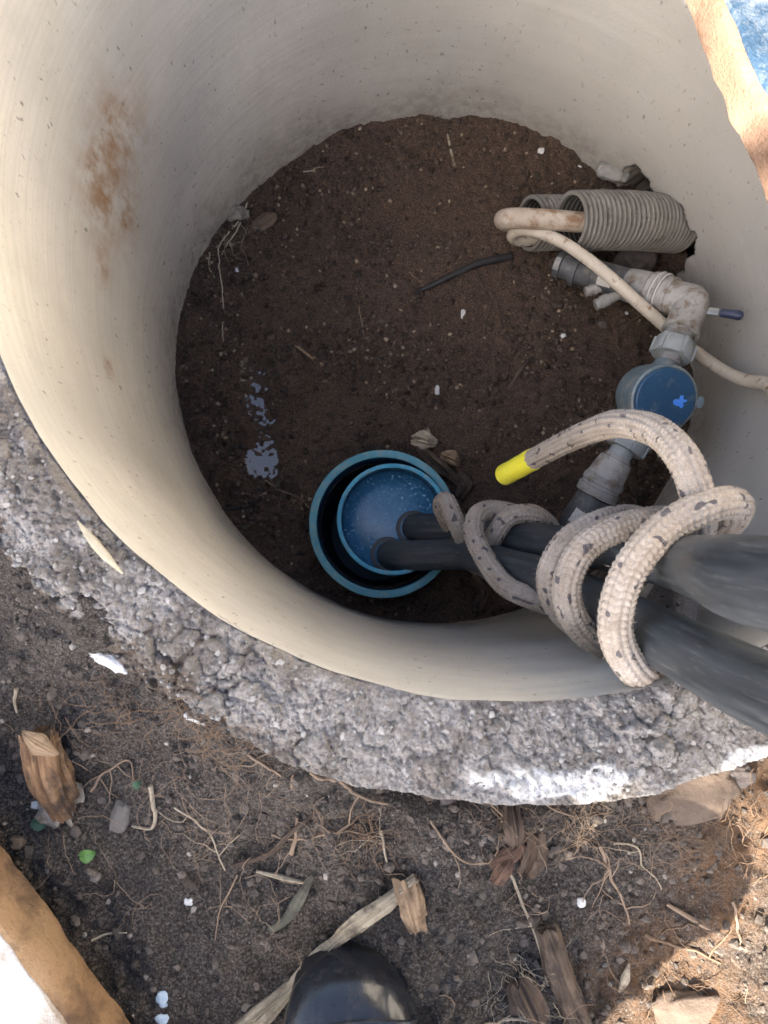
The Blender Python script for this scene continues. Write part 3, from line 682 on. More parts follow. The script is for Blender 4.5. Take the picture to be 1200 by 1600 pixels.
seg('end_clamp', J['a'], J['b'], [(-.1, .015), (0, .021), (.25, .022), (.27, .019), (.7, .019), (.72, .0235), (.98, .0235), (1.0, .020)], MAT['fit_dk'])
pp = seg('dark_pipe', J['b'], J['c'], [(-.02, .0198), (.33, .0198), (.35, .0215), (1.0, .0215)], MAT['fit_dk'])
seg('coupling', J['c'], J['d'], [(-.15, .020), (-.1, .0225), (.3, .0235), (.9, .0235), (1, .022)], MAT['fit'])
cp = seg('threaded_coupling', J['d'], J['e'], [(0, .0225), (.05, .0255), (.28, .0265), (.32, .0245), (.36, .0275), (.55, .0275), (.6, .0245), (.9, .0245), (.95, .026), (1.1, .026)], MAT['fit_lt'])
for t in (.34, .62):
    c = J['d']+(J['e']-J['d'])*t; V, F = lathe([(0, .0277), (.0012, .0285), (.0024, .0277), (.0024, .026), (0, .026)], c, J['e']-J['d'], 36, closed=True); obj('seal_ring', V, F, MAT['plaster'], mt)
el = [J['e']*1.15-J['el']*.15, J['e']*.35+J['el']*.65, J['el']*.97+(J['e']+J['f'])*.015, J['el']*.7+J['f']*.3, J['el']*.3+J['f']*.7, J['f']]
ep = spline(el, .002); sl = np.linspace(0, 1, len(ep)); er = .0225+.003*np.exp(-(sl/.12)**2)+.0025*np.exp(-((sl-1)/.08)**2)
V, F, uv = tube(ep, er, 32); elb = obj('elbow', V, F, MAT['fit_lt'], mt)
def nut(c, ax, r, h, mat):
    c = np.asarray(c); ax = unit(ax); V, F = lathe([(-h*.5, r*.82), (-h*.5, r*.95), (-h*.42, r), (h*.36, r*1.03), (h*.5, r*.97), (h*.5, r*.8)], c, ax, 48)
    o = obj('union_nut', V, F, mat, mt)
    a = unit(np.cross(ax, [0, 0, 1])); b = np.cross(ax, a)
    for k in range(6):
        t = k*math.pi/3+.4; dr = math.cos(t)*a+math.sin(t)*b; sd_ = np.cross(ax, dr)
        V, F = box(c+dr*r*1.03, ax*h*.46, sd_*.0026, dr*.0022, .2); g = obj('grip_lug', V, F, mat, o); g.location = (0, 0, 0)
seg('neck', J['f'], J['g'], [(-.05, .0185), (.25, .0185), (.3, .016), (1.2, .016)], MAT['fit'])
nut(J['f']*.35+J['g']*.65, J['g']-J['f'], .0255, .0235, MAT['nut'])
seg('meter_spigot', J['g'], J['m0'], [(-.1, .0145), (.4, .0145), (.8, .0185), (1.3, .0225)], MAT['meter'])
# meter: round case leaning a little, lid on top
mc = P(1006, 617, -.432); mtop = P(1039, 624, -.374); max_ = unit(mtop-mc); H = np.linalg.norm(mtop-mc)
V, F = lathe([(-.012, .025), (-.008, .032), (0, .0385), (.012, .0405), (H-.012, .0405), (H-.0105, .0425), (H-.002, .0428), (H, .0405), (H-.001, .0385)], mc, max_, 64)
body = obj('meter_case', V, F, MAT['meter'], mt)
V, F = lathe([(H-.0008, .0388), (H+.0022, .0384), (H+.0038, .0365), (H+.0042, .0005)], mc, max_, 64)
lid = obj('meter_lid', V, F, MAT['meter_lid'], body); lid.location = (0, 0, 0)
# local axes on the lid: e1 to the picture's right
e1 = P(1085, 628, -.36)-P(1039, 624, -.36); e1 = unit(e1-max_*np.dot(e1, max_)); e2 = np.cross(max_, e1)
lt = mc+max_*(H+.0044)
star = []; cst = lt+e1*.0185-e2*.001
out_ = [(-.011, -.004), (-.012, .001), (-.008, .0035), (-.0035, .003), (-.0025, .0085), (.002, .0095), (.003, .0035), (.0085, .0035), (.0085, .0005), (.0035, -.001), (.005, -.006), (.002, -.0095), (-.002, -.0065), (-.006, -.0065)]
V = [cst+e1*a*.85+e2*b*.85+max_*.0003 for a, b in out_]; V += [v+max_*.0006 for v in V]; k = len(out_)
F = [list(range(k, 2*k)), list(range(k-1, -1, -1))]+[[j, (j+1) % k, k+(j+1) % k, k+j] for j in range(k)]
o = obj('blue_mark', V, F, MAT['blue_mark'], body, smooth=False); o.location = (0, 0, 0)
V, F = join(box(mc+max_*(H-.004)+e1*.046, e1*.005, e2*.004, max_*.005, .15), box(mc+max_*(H+.001)+e1*.045, e1*.003, e2*.007, max_*.0025, .15))
o = obj('lid_hinge', V, F, MAT['meter'], body); o.location = (0, 0, 0)
seg('meter_spigot', J['m1'], J['n'], [(-.4, .0225), (.1, .0185), (.5, .0155), (1.2, .0155)], MAT['meter'])
nut(J['n'], J['q']-J['n'], .026, .024, MAT['nut'])
seg('tail_piece', J['n'], J['q'], [(.3, .0155), (1.1, .0155)], MAT['nut'])
seg('reducer', J['q'], J['h'], [(-.05, .0165), (.02, .018), (.12, .019), (.16, .0215), (.5, .0235), (1.1, .0255)], MAT['fit_lt'])
seg('coupling', J['h'], J['k'], [(-.1, .0255), (.1, .0275), (.3, .0275), (.34, .0262), (.5, .0262), (.54, .028), (.95, .028), (1, .0255)], MAT['fit'])
seg('dark_pipe', J['k'], J['l'], [(0, .023), (.3, .0235), (1.2, .0235)], MAT['fit_dk'])
V, F, uv = tube(spline([J['k']*.1+J['l']*.9, J['l'], J['z'], J['zz']], .004), .0232, 28); obj('dark_pipe', V, F, MAT['fit_dk'], mt)
# stickers wrapped on the dark pipe
def sticker(c, ax, r, half_len, half_ang, up):
    ax = unit(ax); up = unit(up-ax*np.dot(up, ax)); sd_ = np.cross(ax, up); V = []; n = 8
    for s in (-half_len, half_len):
        for k in range(n):
            t = -half_ang+2*half_ang*k/(n-1); V.append(c+ax*s+(math.cos(t)*up+math.sin(t)*sd_)*r)
    for s in (-half_len, half_len):
        for k in range(n):
            t = -half_ang+2*half_ang*k/(n-1); V.append(c+ax*s+(math.cos(t)*up+math.sin(t)*sd_)*(r+.0004))
    F = [[k, k+1, n+k+1, n+k] for k in range(n-1)]+[[2*n+k, 3*n+k, 3*n+k+1, 2*n+k+1] for k in range(n-1)]+[[0, 2*n, 2*n+1, 1]]
    return np.array(V), F
axp = J['c']-J['b']; V, F = sticker(J['b']+axp*.62, axp, .0217, .0105, .52, unit(CAM-J['b'])-.35*unit(np.cross(axp, [0, 0, 1]))*0)
o = obj('label_sticker', V, F, MAT['sticker'], mt)
axp2 = J['l']-J['k']; V, F = sticker(J['k']+axp2*.85, axp2, .0238, .010, .5, unit(CAM-J['l'])); obj('label_sticker', V, F, MAT['sticker'], mt)
V, F = sticker(J['a']+(J['b']-J['a'])*.1, J['b']-J['a'], .0226, .004, .4, unit(CAM-J['a'])); obj('clamp_tag', V, F, MAT['fit'], mt)
# drain stubs
for p, q, r in ((P(955, 446, -.50), P(914, 456, -.505), .0072), (P(978, 455, -.488), P(930, 477, -.495), .0080)):
    seg('drain_stub', p, q, [(0, r*.9), (.55, r*.9), (.57, r*1.15), (.8, r*1.15), (.82, r), (1, r)], MAT['fit'], nseg=16)
# lever of the valve beyond the elbow
l0, l1, l2 = P(1092, 484, -.425), P(1122, 488, -.415), P(1143, 491, -.408)
V, F = box((l0+l1)/2, (l1-l0)*.5, unit(np.cross(l1-l0, [0, 0, 1]))*.0045, np.array([0, 0, .0016]), .1); lev = obj('valve_lever', V, F, MAT['chrome'], mt)
V, F = lathe([(-.014, .004), (-.012, .0055), (.004, .0058), (.009, .0066), (.013, .005), (.0145, .0015)], l2, l2-l1, 20); g = obj('lever_grip', V, F, MAT['navy'], lev); g.location = (0, 0, 0)

# ------------------------------------------------------------------ half lids
def half_lid(e0, e1_, zb, th, rad, edge_mat, top_mat, label, chips, seed):
    """slab with a straight edge through e0-e1_ facing the pit and a round back"""
    e0, e1_ = np.asarray(e0[:2]), np.asarray(e1_[:2]); d = unit(e1_-e0); nrm = np.array([-d[1], d[0]]); c = (e0+e1_)/2
    if np.dot(nrm, c) < 0: nrm = -nrm
    pts = []; k = 220
    for s in np.linspace(-rad, rad, k): pts.append(c+d*s+chips+nrm*0)
    for t in np.linspace(0, math.pi, 90)[1:-1]: pts.append(c+d*rad*math.cos(t)+chips+nrm*rad*math.sin(t))
    pts = np.array(pts); m = len(pts); cen = pts.mean(0)
    prof = [(0., -.006), (.004, 0.), (th*.3, .001), (th*.7, 0.), (th-.005, -.0005), (th-.0015, -.0025), (th, -.006)]
    V = []
    g = seed*10
    for z, ins in prof:
        v = pts+unit2(pts-cen)*ins
        nse = .0035*fbm(v[:, 0]*18, v[:, 1]*18, np.full(m, z*30), 4, 90+g)
        V.append(np.concatenate([v+nrm*nse[:, None], np.full((m, 1), zb+z)+.0015*fbm(v[:, 0]*60, v[:, 1]*60, None, 3, 95+g)[:, None]], 1))
    root = thing('half_round_lid', label, 'lid', (cen[0], cen[1], zb), 'concrete half lids')
    Vs = np.concatenate(V); nl = len(prof); F = []
    for l in range(nl-1):
        for j in range(m): F.append([l*m+j, l*m+(j+1) % m, (l+1)*m+(j+1) % m, (l+1)*m+j])
    F.append(list(range(m-1, -1, -1)))
    obj('edge_face', Vs, F, edge_mat, root)
    # top skin: rings shrinking to the middle, with slight unevenness
    tv = []; L = 26
    top = V[-1].copy(); top[:, 2] = zb+th-.0012
    for q in range(L):
        f = (q/(L-1))**1.6; v = top.copy(); v[:, :2] = cen+(top[:, :2]-cen)*(1-f*.999)
        v[:, 2] += np.minimum(1, q/2)*(.0022+.0035*fbm(v[:, 0]*14, v[:, 1]*14, None, 4, 97+g)); tv.append(v)
    tv = np.concatenate(tv); F = [[l*m+j, l*m+(j+1) % m, (l+1)*m+(j+1) % m, (l+1)*m+j] for l in range(L-1) for j in range(m)]
    obj('top_face', tv, F, top_mat, root)
def unit2(v): return v/(np.linalg.norm(v, axis=1)[:, None]+1e-9)
half_lid(P(1062, 0, .012), P(1200, 318, .012), .012, .034, .50, MAT['lid_edge2'], MAT['lid_blue'], 'clay stained half lid with blue sheet on top lying across the ring', np.array([0., 0.]), 1)
half_lid(P(0, 1308, -.06), P(213, 1600, -.06), -.06, .052, .46, MAT['lid_edge'], MAT['lid_top'], 'half lid with brown clay edge and white top lying on the soil', np.array([0., 0.]), 2)

# ------------------------------------------------------------------ boot
def boot():
    toe = P(535, 1494, -.05); fwd = unit(np.array([*(P(538, 1480, -.05)-P(552, 1600, -.05))[:2], 0])); sidev = np.cross(fwd, [0, 0, 1.0])
    zg = -.078; root = thing('rubber_boot', 'shiny black rubber boot toe of the person taking the photo', 'boot', (toe[0]-fwd[0]*.12, toe[1]-fwd[1]*.12, zg))
    secs = []  # distance behind toe tip, half width, height, centre height
    for u, hw, h in ((0, .004, .010), (.003, .018, .026), (.008, .029, .036), (.016, .038, .0455), (.028, .0455, .054), (.045, .0505, .061), (.065, .0525, .067), (.09, .052, .075), (.12, .047, .088), (.15, .043, .105)):
        secs.append((toe-fwd*u, hw*.98, h*.95))
    V = []; n = 40
    for c, hw, h in secs:
        for k in range(n):
            t = 2*math.pi*k/n; cs, sn = math.cos(t), math.sin(t)
            x = hw*np.sign(cs)*abs(cs)**.8; z = h/2+h/2*np.sign(sn)*abs(sn)**.85
            V.append(np.array([c[0], c[1], zg+.012])+sidev*x+np.array([0, 0, z]))
    # ankle and shaft: rings turning from the instep up the leg
    ank = toe-fwd*.205
    for z, rx, ry, off in ((.135, .044, .066, .0), (.165, .046, .060, -.004), (.21, .052, .058, -.006), (.27, .058, .062, -.008), (.33, .062, .066, -.008)):
        for k in range(n):
            t = 2*math.pi*k/n; cs, sn = math.cos(t), math.sin(t)
            V.append(np.array([ank[0], ank[1], zg+z])+sidev*rx*cs+fwd*(ry*-sn*-1*.0+off)+fwd*ry*(sn if False else -sn)*-1*1.0*0.0+fwd*ry*sn*(1.0))
    return root, secs, V, n, toe, fwd, sidev, zg, ank
root, secs, V, n, toe, fwd, sidev, zg, ank = boot()
ns_ = len(secs); foot = np.array(V[:ns_*n]); F = grid_faces(ns_, n, wrap_v=True).tolist()+[list(range(n))]
heel = []
for u, hw, h in ((.15, .043, .105), (.18, .041, .13), (.21, .040, .15), (.24, .038, .15), (.262, .028, .14), (.272, .012, .12)):
    c = toe-fwd*u
    for k in range(n):
        t = 2*math.pi*k/n; cs, sn = math.cos(t), math.sin(t)
        heel.append(np.array([c[0], c[1], zg+.012])+sidev*hw*np.sign(cs)*abs(cs)**.8+np.array([0, 0, h/2+h/2*np.sign(sn)*abs(sn)**.85]))
foot2 = np.concatenate([foot, heel[n:]]); F = grid_faces(ns_+5, n, wrap_v=True).tolist()+[list(range(n)), list(range((ns_+5)*n-1, (ns_+4)*n-1, -1))]
obj('boot_foot', foot2, F, MAT['boot'], root)
sh = np.array(V[ns_*n:]); F = grid_faces(5, n, wrap_v=True).tolist()
sh2 = sh.copy(); ctr = sh2.reshape(5, n, 3).mean(1, keepdims=True); inner = (ctr+(sh2.reshape(5, n, 3)-ctr)*.93)[::-1].reshape(-1, 3)
F = grid_faces(10, n, wrap_v=True).tolist()
obj('boot_shaft', np.concatenate([sh, inner]), F, MAT['boot'], root)
# sole welt and toe-cap seam
welt = []
for u, hw in ((-.004, .004), (-.002, .020), (.004, .033), (.014, .0435), (.03, .051), (.05, .0555), (.08, .057), (.12, .052), (.17, .046), (.22, .045), (.26, .034), (.275, .012)):
    welt.append((u+.006, hw*.90))
ol = [toe-fwd*u+sidev*hw for u, hw in welt]+[toe-fwd*u-sidev*hw for u, hw in welt[::-1]]
ol = np.array(ol)[:, :2]; m_ = len(ol); V = np.concatenate([np.c_[ol, np.full(m_, z)] for z in (zg-.012, zg+.010, zg+.016)]); V[2*m_:, :2] = toe[:2]-fwd[:2]*.13+(ol-(toe[:2]-fwd[:2]*.13))*.985
F = grid_faces(3, m_, wrap_v=True).tolist()+[list(range(2*m_, 3*m_)), list(range(m_-1, -1, -1))]
obj('sole', V, F, MAT['black'], root)
seam = []
for t in np.linspace(.12, math.pi-.12, 40):
    cs, sn = math.cos(t), math.sin(t); hw, h = .0445, .0525; c = toe-fwd*(.0265+.014*cs*cs)
    hw += .0055*cs*cs; h += .004*cs*cs
    seam.append(np.array([c[0], c[1], zg+.012])+sidev*hw*np.sign(cs)*abs(cs)**.8+np.array([0, 0, h/2+h/2*abs(sn)**.85]))
V, F, uv = tube(np.array(seam), .0016, 8); obj('toe_seam', V, F, MAT['boot'], root)

# ------------------------------------------------------------------ wood, roots, stones
def log(name, pts, rad, label, mat, cat='wood', seg=36, flat=1., rough=.15, k=1, caps_mat=None, group=None, lift=0., jag=.35):
    path = spline(pts, .003); s = np.linspace(0, 1, len(path)); r = np.interp(s, np.linspace(0, 1, len(rad)), rad)
    V, F, uv = tube(path, r, seg, lambda S_, T_: 1+rough*fbm(np.cos(T_)*1.3+k, np.sin(T_)*1.3, S_*25, 3, 100+k)+.9*rough*fbm(np.cos(T_)*5+k, np.sin(T_)*5, S_*12, 4, 120+k, .7))
    # ragged ends
    T, A, B = frames(path); L_ = len(path); m = seg
    for row, sg in ((0, -1), (L_-1, 1)):
        V[row*m:(row+1)*m] += T[row]*sg*r[row]*jag*(1.5*fbm(np.cos(np.arange(m)*2*math.pi/m)*1.6+k, np.sin(np.arange(m)*2*math.pi/m)*1.6, None, 4, 160+k, .6))[:, None]
    c = path.mean(0); V[:, 2] = c[2]+(V[:, 2]-c[2]) if flat == 1 else np.interp(np.arange(len(V)), np.arange(len(V)), V[:, 2])
    if flat != 1:
        pz = np.repeat(path[:, 2], m); pz = np.concatenate([pz, [path[0, 2], path[-1, 2]]]); V[:, 2] = pz+(V[:, 2]-pz)*flat
    o = obj(name, V, F, mat, None, {'tuv': uv}); return tag(o, label, cat, group)
def G(px, py, dz=0.): p = on_surface(px, py, gz); p[2] += dz; return p
def Fl(px, py, dz=0.):
    z = Z_FLOOR
    for _ in range(5): p = P(px, py, z); z = float(fz(p[0:1], p[1:2])[0])
    p[2] = z+dz; return p
def C_(px, py, dz=0.):
    z = 0.
    for _ in range(5): p = P(px, py, z); z = float(crust_z(p[0:1], p[1:2])[0])
    p[2] = z+dz; return p

wc = thing('wood_chunk', 'split wood chunk with pale and rust brown faces and a loose bark flap', 'wood', G(85, 1195))
def sublog(name, pts, rad, mat, parent, k, flat=.8, rough=.15, seg=44):
    path = spline(pts, .0025); s = np.linspace(0, 1, len(path)); r = np.interp(s, np.linspace(0, 1, len(rad)), rad)
    V, F, uv = tube(path, r, seg, lambda S_, T_: 1+rough*fbm(np.cos(T_)*1.3+k, np.sin(T_)*1.3, S_*25, 3, 140+k)+1.1*rough*fbm(np.cos(T_)*5+k, np.sin(T_)*5, S_*10, 4, 150+k, .7))
    T, A, B = frames(path)
    for row, sg in ((0, -1), (len(path)-1, 1)):
        V[row*seg:(row+1)*seg] += T[row]*sg*r[row]*.9*(fbm(np.cos(np.arange(seg)*2*math.pi/seg)*1.6+k, np.sin(np.arange(seg)*2*math.pi/seg)*1.6, None, 4, 170+k, .6))[:, None]
    pz = np.concatenate([np.repeat(path[:, 2], seg), [path[0, 2], path[-1, 2]]]); V[:, 2] = pz+(V[:, 2]-pz)*flat
    return obj(name, V, F, mat, parent, {'tuv': uv})
sublog('split_core', [G(76, 1140, .016), G(88, 1185, .018), G(98, 1225, .014), G(106, 1248, .008)], [.0125, .0145, .0150, .0125], MAT['wood_split'], wc, 1)
sublog('pale_side', [G(55, 1150, .014), G(66, 1190, .016), G(80, 1228, .012)], [.004, .0065, .004], MAT['wood_grey'], wc, 2)
sublog('bark_flap', [G(70, 1130, .034), G(92, 1142, .037), G(118, 1160, .034)], [.002, .007, .002], MAT['bark_tan'], wc, 3, .35)
sublog('crumbled_foot', [G(98, 1252, .006), G(103, 1275, .003)], [.012, .009], MAT['wood_grey'], wc, 4, .6, .4)

log('branch', [G(648, 1362, .012), G(615, 1390, .014), G(575, 1420, .012), G(545, 1445, .008), G(500, 1490, .004), G(455, 1540, .003), G(405, 1585, .004), G(370, 1612, .004)], [.0028, .0055, .0060, .0034, .0048, .0040, .0062, .0065],
    'long half buried peeled branch running down beside the boot', MAT['branch'], 'branch', rough=.24, k=3, flat=.95)
log('wood_stub', [G(632, 1372, .010), G(640, 1405, .012), G(648, 1440, .004)], [.0085, .0095, .0085], 'short tan wood stub wedged under the branch tip', MAT['bark_tan'], 'wood', k=4, rough=.3)
log('rotten_log', [G(848, 1440, .006), G(868, 1500, .007), G(890, 1560, .005), G(915, 1625, .004)], [.008, .0105, .0105, .010], 'rotten brown stick lying at the lower edge right of the boot', MAT['rot'] if 'rot' in MAT else MAT['wood_rot'], 'wood', k=5, rough=.22)
log('knobby_stump', [G(808, 1528, .002), G(822, 1555, .004), G(838, 1585, .001)], [.008, .011, .007], 'knobby brown root stump beside the rotten stick', MAT['bark'], 'root', k=6, rough=.4)
log('bark_shred', [G(765, 1348, .002), G(795, 1328, .006), G(815, 1312, .003)], [.002, .0055, .003], 'curled reddish bark shred below the white patch', MAT['bark_red'], 'bark', k=7, rough=.4, flat=.7)
log('bark_shred', [G(772, 1375, .005), G(786, 1350, .008), G(800, 1330, .005)], [.004, .007, .003], 'dark red bark sliver under the curled bark shred', MAT['bark_red'], 'bark', k=8, rough=.4, flat=.7)
log('fibrous_stump', [G(836, 1300, -.002), G(828, 1330, .003), G(818, 1362, .0)], [.008, .011, .007], 'dark fibrous root stump beside the reddish bark', MAT['wood_rot'], 'root', k=9, rough=.5)
log('upright_root', [G(800, 1258, .002), G(803, 1285, .008), G(805, 1310, .008)], [.005, .006, .004], 'short brown root hanging from the rim edge above the bark', MAT['bark'], 'root', k=10, rough=.4)
log('wood_sliver', [G(402, 1359, .003), G(440, 1367, .004), G(476, 1377, .003)], [.0015, .0025, .0012], 'thin pale wood sliver left of the branch', MAT['wood_pale'], 'twig', seg=8, k=11)
log('wood_sliver', [G(978, 1500, .006), G(972, 1520, .008), G(965, 1542, .005)], [.0012, .0042, .002], 'pale pointed wood chip in the sunlit orange soil', MAT['wood_pale'], 'wood chip', seg=8, k=12, flat=.6)
log('wood_sliver', [G(425, 1450, .002), G(450, 1430, .003), G(490, 1365, .003)], [.003, .005, .002], 'mossy grey green strip of bark left of the branch', MAT['moss'], 'bark', seg=10, k=13, flat=.5)
log('stick', [G(365, 1350, .004), G(420, 1330, .006), G(455, 1298, .006), G(500, 1262, .004)], [.0016, .002, .002, .001], 'grey brown twig left of the orange root tuft', MAT['bark'], 'twig', seg=8, k=14)
log('stick', [G(1040, 1410, .003), G(1068, 1425, .005), G(1150, 1440, .003)][:2]+[G(1160, 1480, .003)], [.0015, .0022, .001], 'thin brown root in the soil near the right edge', MAT['root'], 'root', seg=8, k=15)

def root(pts, r, label, mat, hf=G, name='root', wob=.002, lift=.0015, k=0, cat='root', branches=0, group=None):
    p = spline([hf(x, y, lift) for x, y in pts], .003); n_ = len(p); s = np.linspace(0, n_*.1, n_)
    p[:, 0] += wob*fbm(s, s*0+k, oct=3, k=200+k); p[:, 1] += wob*fbm(s, s*0+k+5, oct=3, k=201+k)
    zf = gz if hf is G else (fz if hf is Fl else crust_z)
    p[:, 2] = np.maximum(p[:, 2], zf(p[:, 0], p[:, 1])+r*.6+(.0012 if hf is Fl else 0))
    V, F, uv = tube(p, r*np.linspace(1.1, .55, n_), 7)
    parts = [(V, F)]
    g = np.random.default_rng(500+k)
    for b in range(branches):
        i = g.integers(n_//6, n_-2); d = g.normal(0, 1, 3); d[2] = .2; d = unit(d); q = [p[i]]
        for t in range(6): d = unit(d+g.normal(0, .35, 3)*[1, 1, .3]); q.append(q[-1]+d*.006)
        q = np.array(q); q[:, 2] = np.maximum(zf(q[:, 0], q[:, 1])+.0008, p[i, 2]-.002*np.arange(7)*.3)
        parts.append(tube(q, np.linspace(r*.5, r*.2, 7), 5)[:2])
    o = obj(name, *join(*parts), mat); return tag(o, label, cat, group)
ROOTS = [
 ([(485, 1206), (530, 1222), (560, 1243), (602, 1252)], .0016, 'brown root curving below the rim left of the thin gap', 'root', 1),
 ([(800, 1322), (792, 1350), (812, 1395), (832, 1440), (842, 1490), (862, 1535)], .0014, 'long wavy tan root running down onto the rotten stick', 'root_pale', 3),
 ([(935, 1318), (950, 1365), (968, 1410), (980, 1445)], .0014, 'hairy grey root pointing down right of centre', 'root', 7),
 ([(958, 1311), (995, 1318), (1005, 1350), (1030, 1392)], .0008, 'thin curved root arching over the dark soil', 'root_pale', 1),
 ([(1003, 1456), (1045, 1470), (1080, 1478), (1128, 1500)], .0015, 'orange tan root lying in the sunlit soil', 'root_orange', 4),
 ([(278, 1264), (305, 1285), (328, 1310), (350, 1355)], .0009, 'thin pale rootlet below the orange tuft on the left', 'root_pale', 3),
 ([(372, 1365), (352, 1400), (340, 1440), (335, 1470)], .0008, 'fine rootlet on the soil above the left lid', 'root', 2),
 ([(240, 1225), (245, 1265), (238, 1292), (205, 1288)], .0019, 'pale hooked stem beside the small grey stone', 'root_pale', 0),
 ([(30, 1075), (26, 1095), (28, 1115)], .0016, 'short pale stem above the split wood chunk', 'root_pale', 0),
 ([(140, 1466), (165, 1458), (198, 1457)], .0009, 'green grass stem by the brown lid edge', 'straw', 0),
 ([(140, 1235), (165, 1205), (205, 1185), (212, 1215)], .0011, 'tangled brown rootlet right of the wood chunk', 'root', 5),
 ([(425, 1300), (470, 1312), (520, 1305), (560, 1300)], .0010, 'brown rootlet leading into the orange fibre tuft', 'root', 6),
 ([(596, 1295), (600, 1325), (606, 1350)], .0013, 'upright tan rootlet above the branch tip', 'root_pale', 4),
 ([(670, 1280), (690, 1315), (720, 1345), (770, 1352)], .0009, 'thin dark root crossing the soil left of the bark', 'root', 2),
 ([(745, 1248), (770, 1262), (800, 1285), (830, 1305)], .0008, 'fine root hanging below the rim at the white patch', 'root', 3),
 ([(755, 1600), (785, 1590), (815, 1588), (845, 1600)], .0016, 'pale stem at the bottom edge below the root stump', 'root_pale', 1),
 ([(820, 1225), (860, 1262), (905, 1280)], .0008, 'thin root under the white patch', 'root', 2),
 ([(1100, 1215), (1060, 1222), (1045, 1245)], .0007, 'fine pale root across the flat rock by the rim', 'root_pale', 0),
 ([(1140, 1410), (1152, 1450), (1158, 1482)], .0012, 'short brown root near the right edge', 'root', 0),
 ([(455, 1335), (462, 1300), (466, 1272)], .0018, 'stubby grey twig left of the fibre tuft', 'root', 0),
 ([(380, 1170), (415, 1195), (437, 1212)], .0013, 'brown rootlet below the crumbled rim on the left', 'root', 3),
]
for k, (pts, r, lab, mt_, br) in enumerate(ROOTS): root(pts, r, lab, MAT[mt_], k=k, branches=br)
# tangles of very fine roots
def tuft(name, label, cx, cy, N, spread, L, mat, seed, up=.010, hf=G):
    g = np.random.default_rng(seed); parts = []; c = hf(cx, cy)
    zf = gz if hf is G else fz
    for i in range(int(N*.6)):
        q = [c+np.array([g.normal(0, spread[0]), g.normal(0, spread[1]), g.uniform(.001, up)])]; d = unit(g.normal(0, 1, 3)*[1, 1, .4])
        for t in range(9): d = unit(d+g.normal(0, .4, 3)*[1, 1, .5]); q.append(q[-1]+d*L/9)
        q = np.array(q); q[:, 2] = np.maximum(q[:, 2], zf(q[:, 0], q[:, 1])+.0006); q[:, 2] = np.minimum(q[:, 2], c[2]+up*2+.012)
        parts.append(tube(q, np.linspace(.0003, .00014, 10), 4, caps=False)[:2])
    return tag(obj(name, *join(*parts), mat), label, kind='stuff')
tuft('root_tuft', 'tangle of orange brown root fibres at the rim edge', 335, 1133, 90, (.014, .008), .05, MAT['root_orange'], 1)
tuft('root_tuft', 'fine orange root fibres below the white plaster lump', 185, 1105, 50, (.022, .012), .045, MAT['root_orange'], 2, .004)
tuft('root_tuft', 'orange brown fibre tuft left of the branch tip', 562, 1297, 60, (.012, .006), .035, MAT['root_orange'], 3, .006)
tuft('root_tuft', 'fine brown root hairs left of the branch', 410, 1240, 70, (.04, .02), .05, MAT['root'], 4, .004)
tuft('root_tuft', 'fine root hairs under the rim right of centre', 930, 1290, 80, (.03, .010), .045, MAT['root'], 5, .006)
tuft('root_tuft', 'sunlit tan root fibres near the right edge', 1130, 1310, 110, (.03, .025), .04, MAT['root_orange'], 6, .008)
tuft('root_tuft', 'tan root fibres round the sunlit stones', 1040, 1500, 90, (.03, .02), .035, MAT['root_orange'], 7, .006)
tuft('root_tuft', 'thin root hairs round the root stump', 830, 1545, 50, (.014, .012), .03, MAT['root_pale'], 8, .008)
tuft('root_tuft', 'fine roots beside the reddish bark', 810, 1300, 50, (.02, .012), .04, MAT['root'], 9, .006)
tuft('root_tuft', 'scattered fine rootlets over the lower soil', 620, 1330, 90, (.16, .05), .045, MAT['root'], 10, .003)
tuft('root_tuft', 'scattered fine rootlets over the soil at left', 200, 1250, 60, (.08, .04), .04, MAT['root'], 11, .003)

def stone(px, py, wpx, hpx, label, mat, hf=G, k=0, h=.6, rot=0., name='stone', cat='stone', sink=.3, angular=.25, group=None):
    c = hf(px, py); d = np.linalg.norm(c-CAM)*.98; sx = wpx/F_PX*d/2; sy = hpx/F_PX*d/2
    ir = unit([*(P(700, 800, 0)-P(600, 800, 0))[:2], 0]); iu = np.array([-ir[1], ir[0], 0]); ca, sa = math.cos(rot), math.sin(rot)
    ax, ay = ir*ca+iu*sa, -ir*sa+iu*ca; hz = h*min(sx, sy)
    v = IV4.copy(); v = v*(1+angular*fbm(v[:, 0]*1.6+k, v[:, 1]*1.6, v[:, 2]*1.6, 3, 300+k))[:, None]
    v = np.sign(v)*np.abs(v)**.8*(1+.05*fbm(v[:, 0]*6, v[:, 1]*6, v[:, 2]*6+k, 2, 310)[:, None])
    V = c+v[:, :1]*sx*ax+v[:, 1:2]*sy*ay+np.array([0, 0, 1])*(v[:, 2:3]*hz+hz*(1-2*sink))
    o = obj(name, V, IF4, mat); return tag(o, label, cat, group)
stone(190, 1275, 24, 42, 'small upright grey stone beside the hooked pale stem', MAT['stone'], k=1, rot=-.2)
stone(28, 1316, 20, 16, 'small tan pebble just above the brown lid edge', MAT['stone_tan'], k=2)
stone(1088, 1243, 128, 70, 'flat grey brown rock under the rim at right, half in sun', MAT['stone_tan'], k=3, rot=.25, h=.3, sink=.55)
stone(1085, 1588, 105, 66, 'large tan stone sunk in the sunlit soil at the bottom', MAT['stone_tan'], k=4, h=.4, sink=.62)
stone(1150, 1210, 46, 30, 'dark clod in the gap below the rim at far right', MAT['stone_dk'], k=7)
stone(908, 1409, 13, 12, 'single pale round pebble right of the long wavy root', MAT['plaster'], k=8)
stone(752, 1312, 15, 14, 'grey round pebble left of the reddish bark', MAT['stone'], k=9)
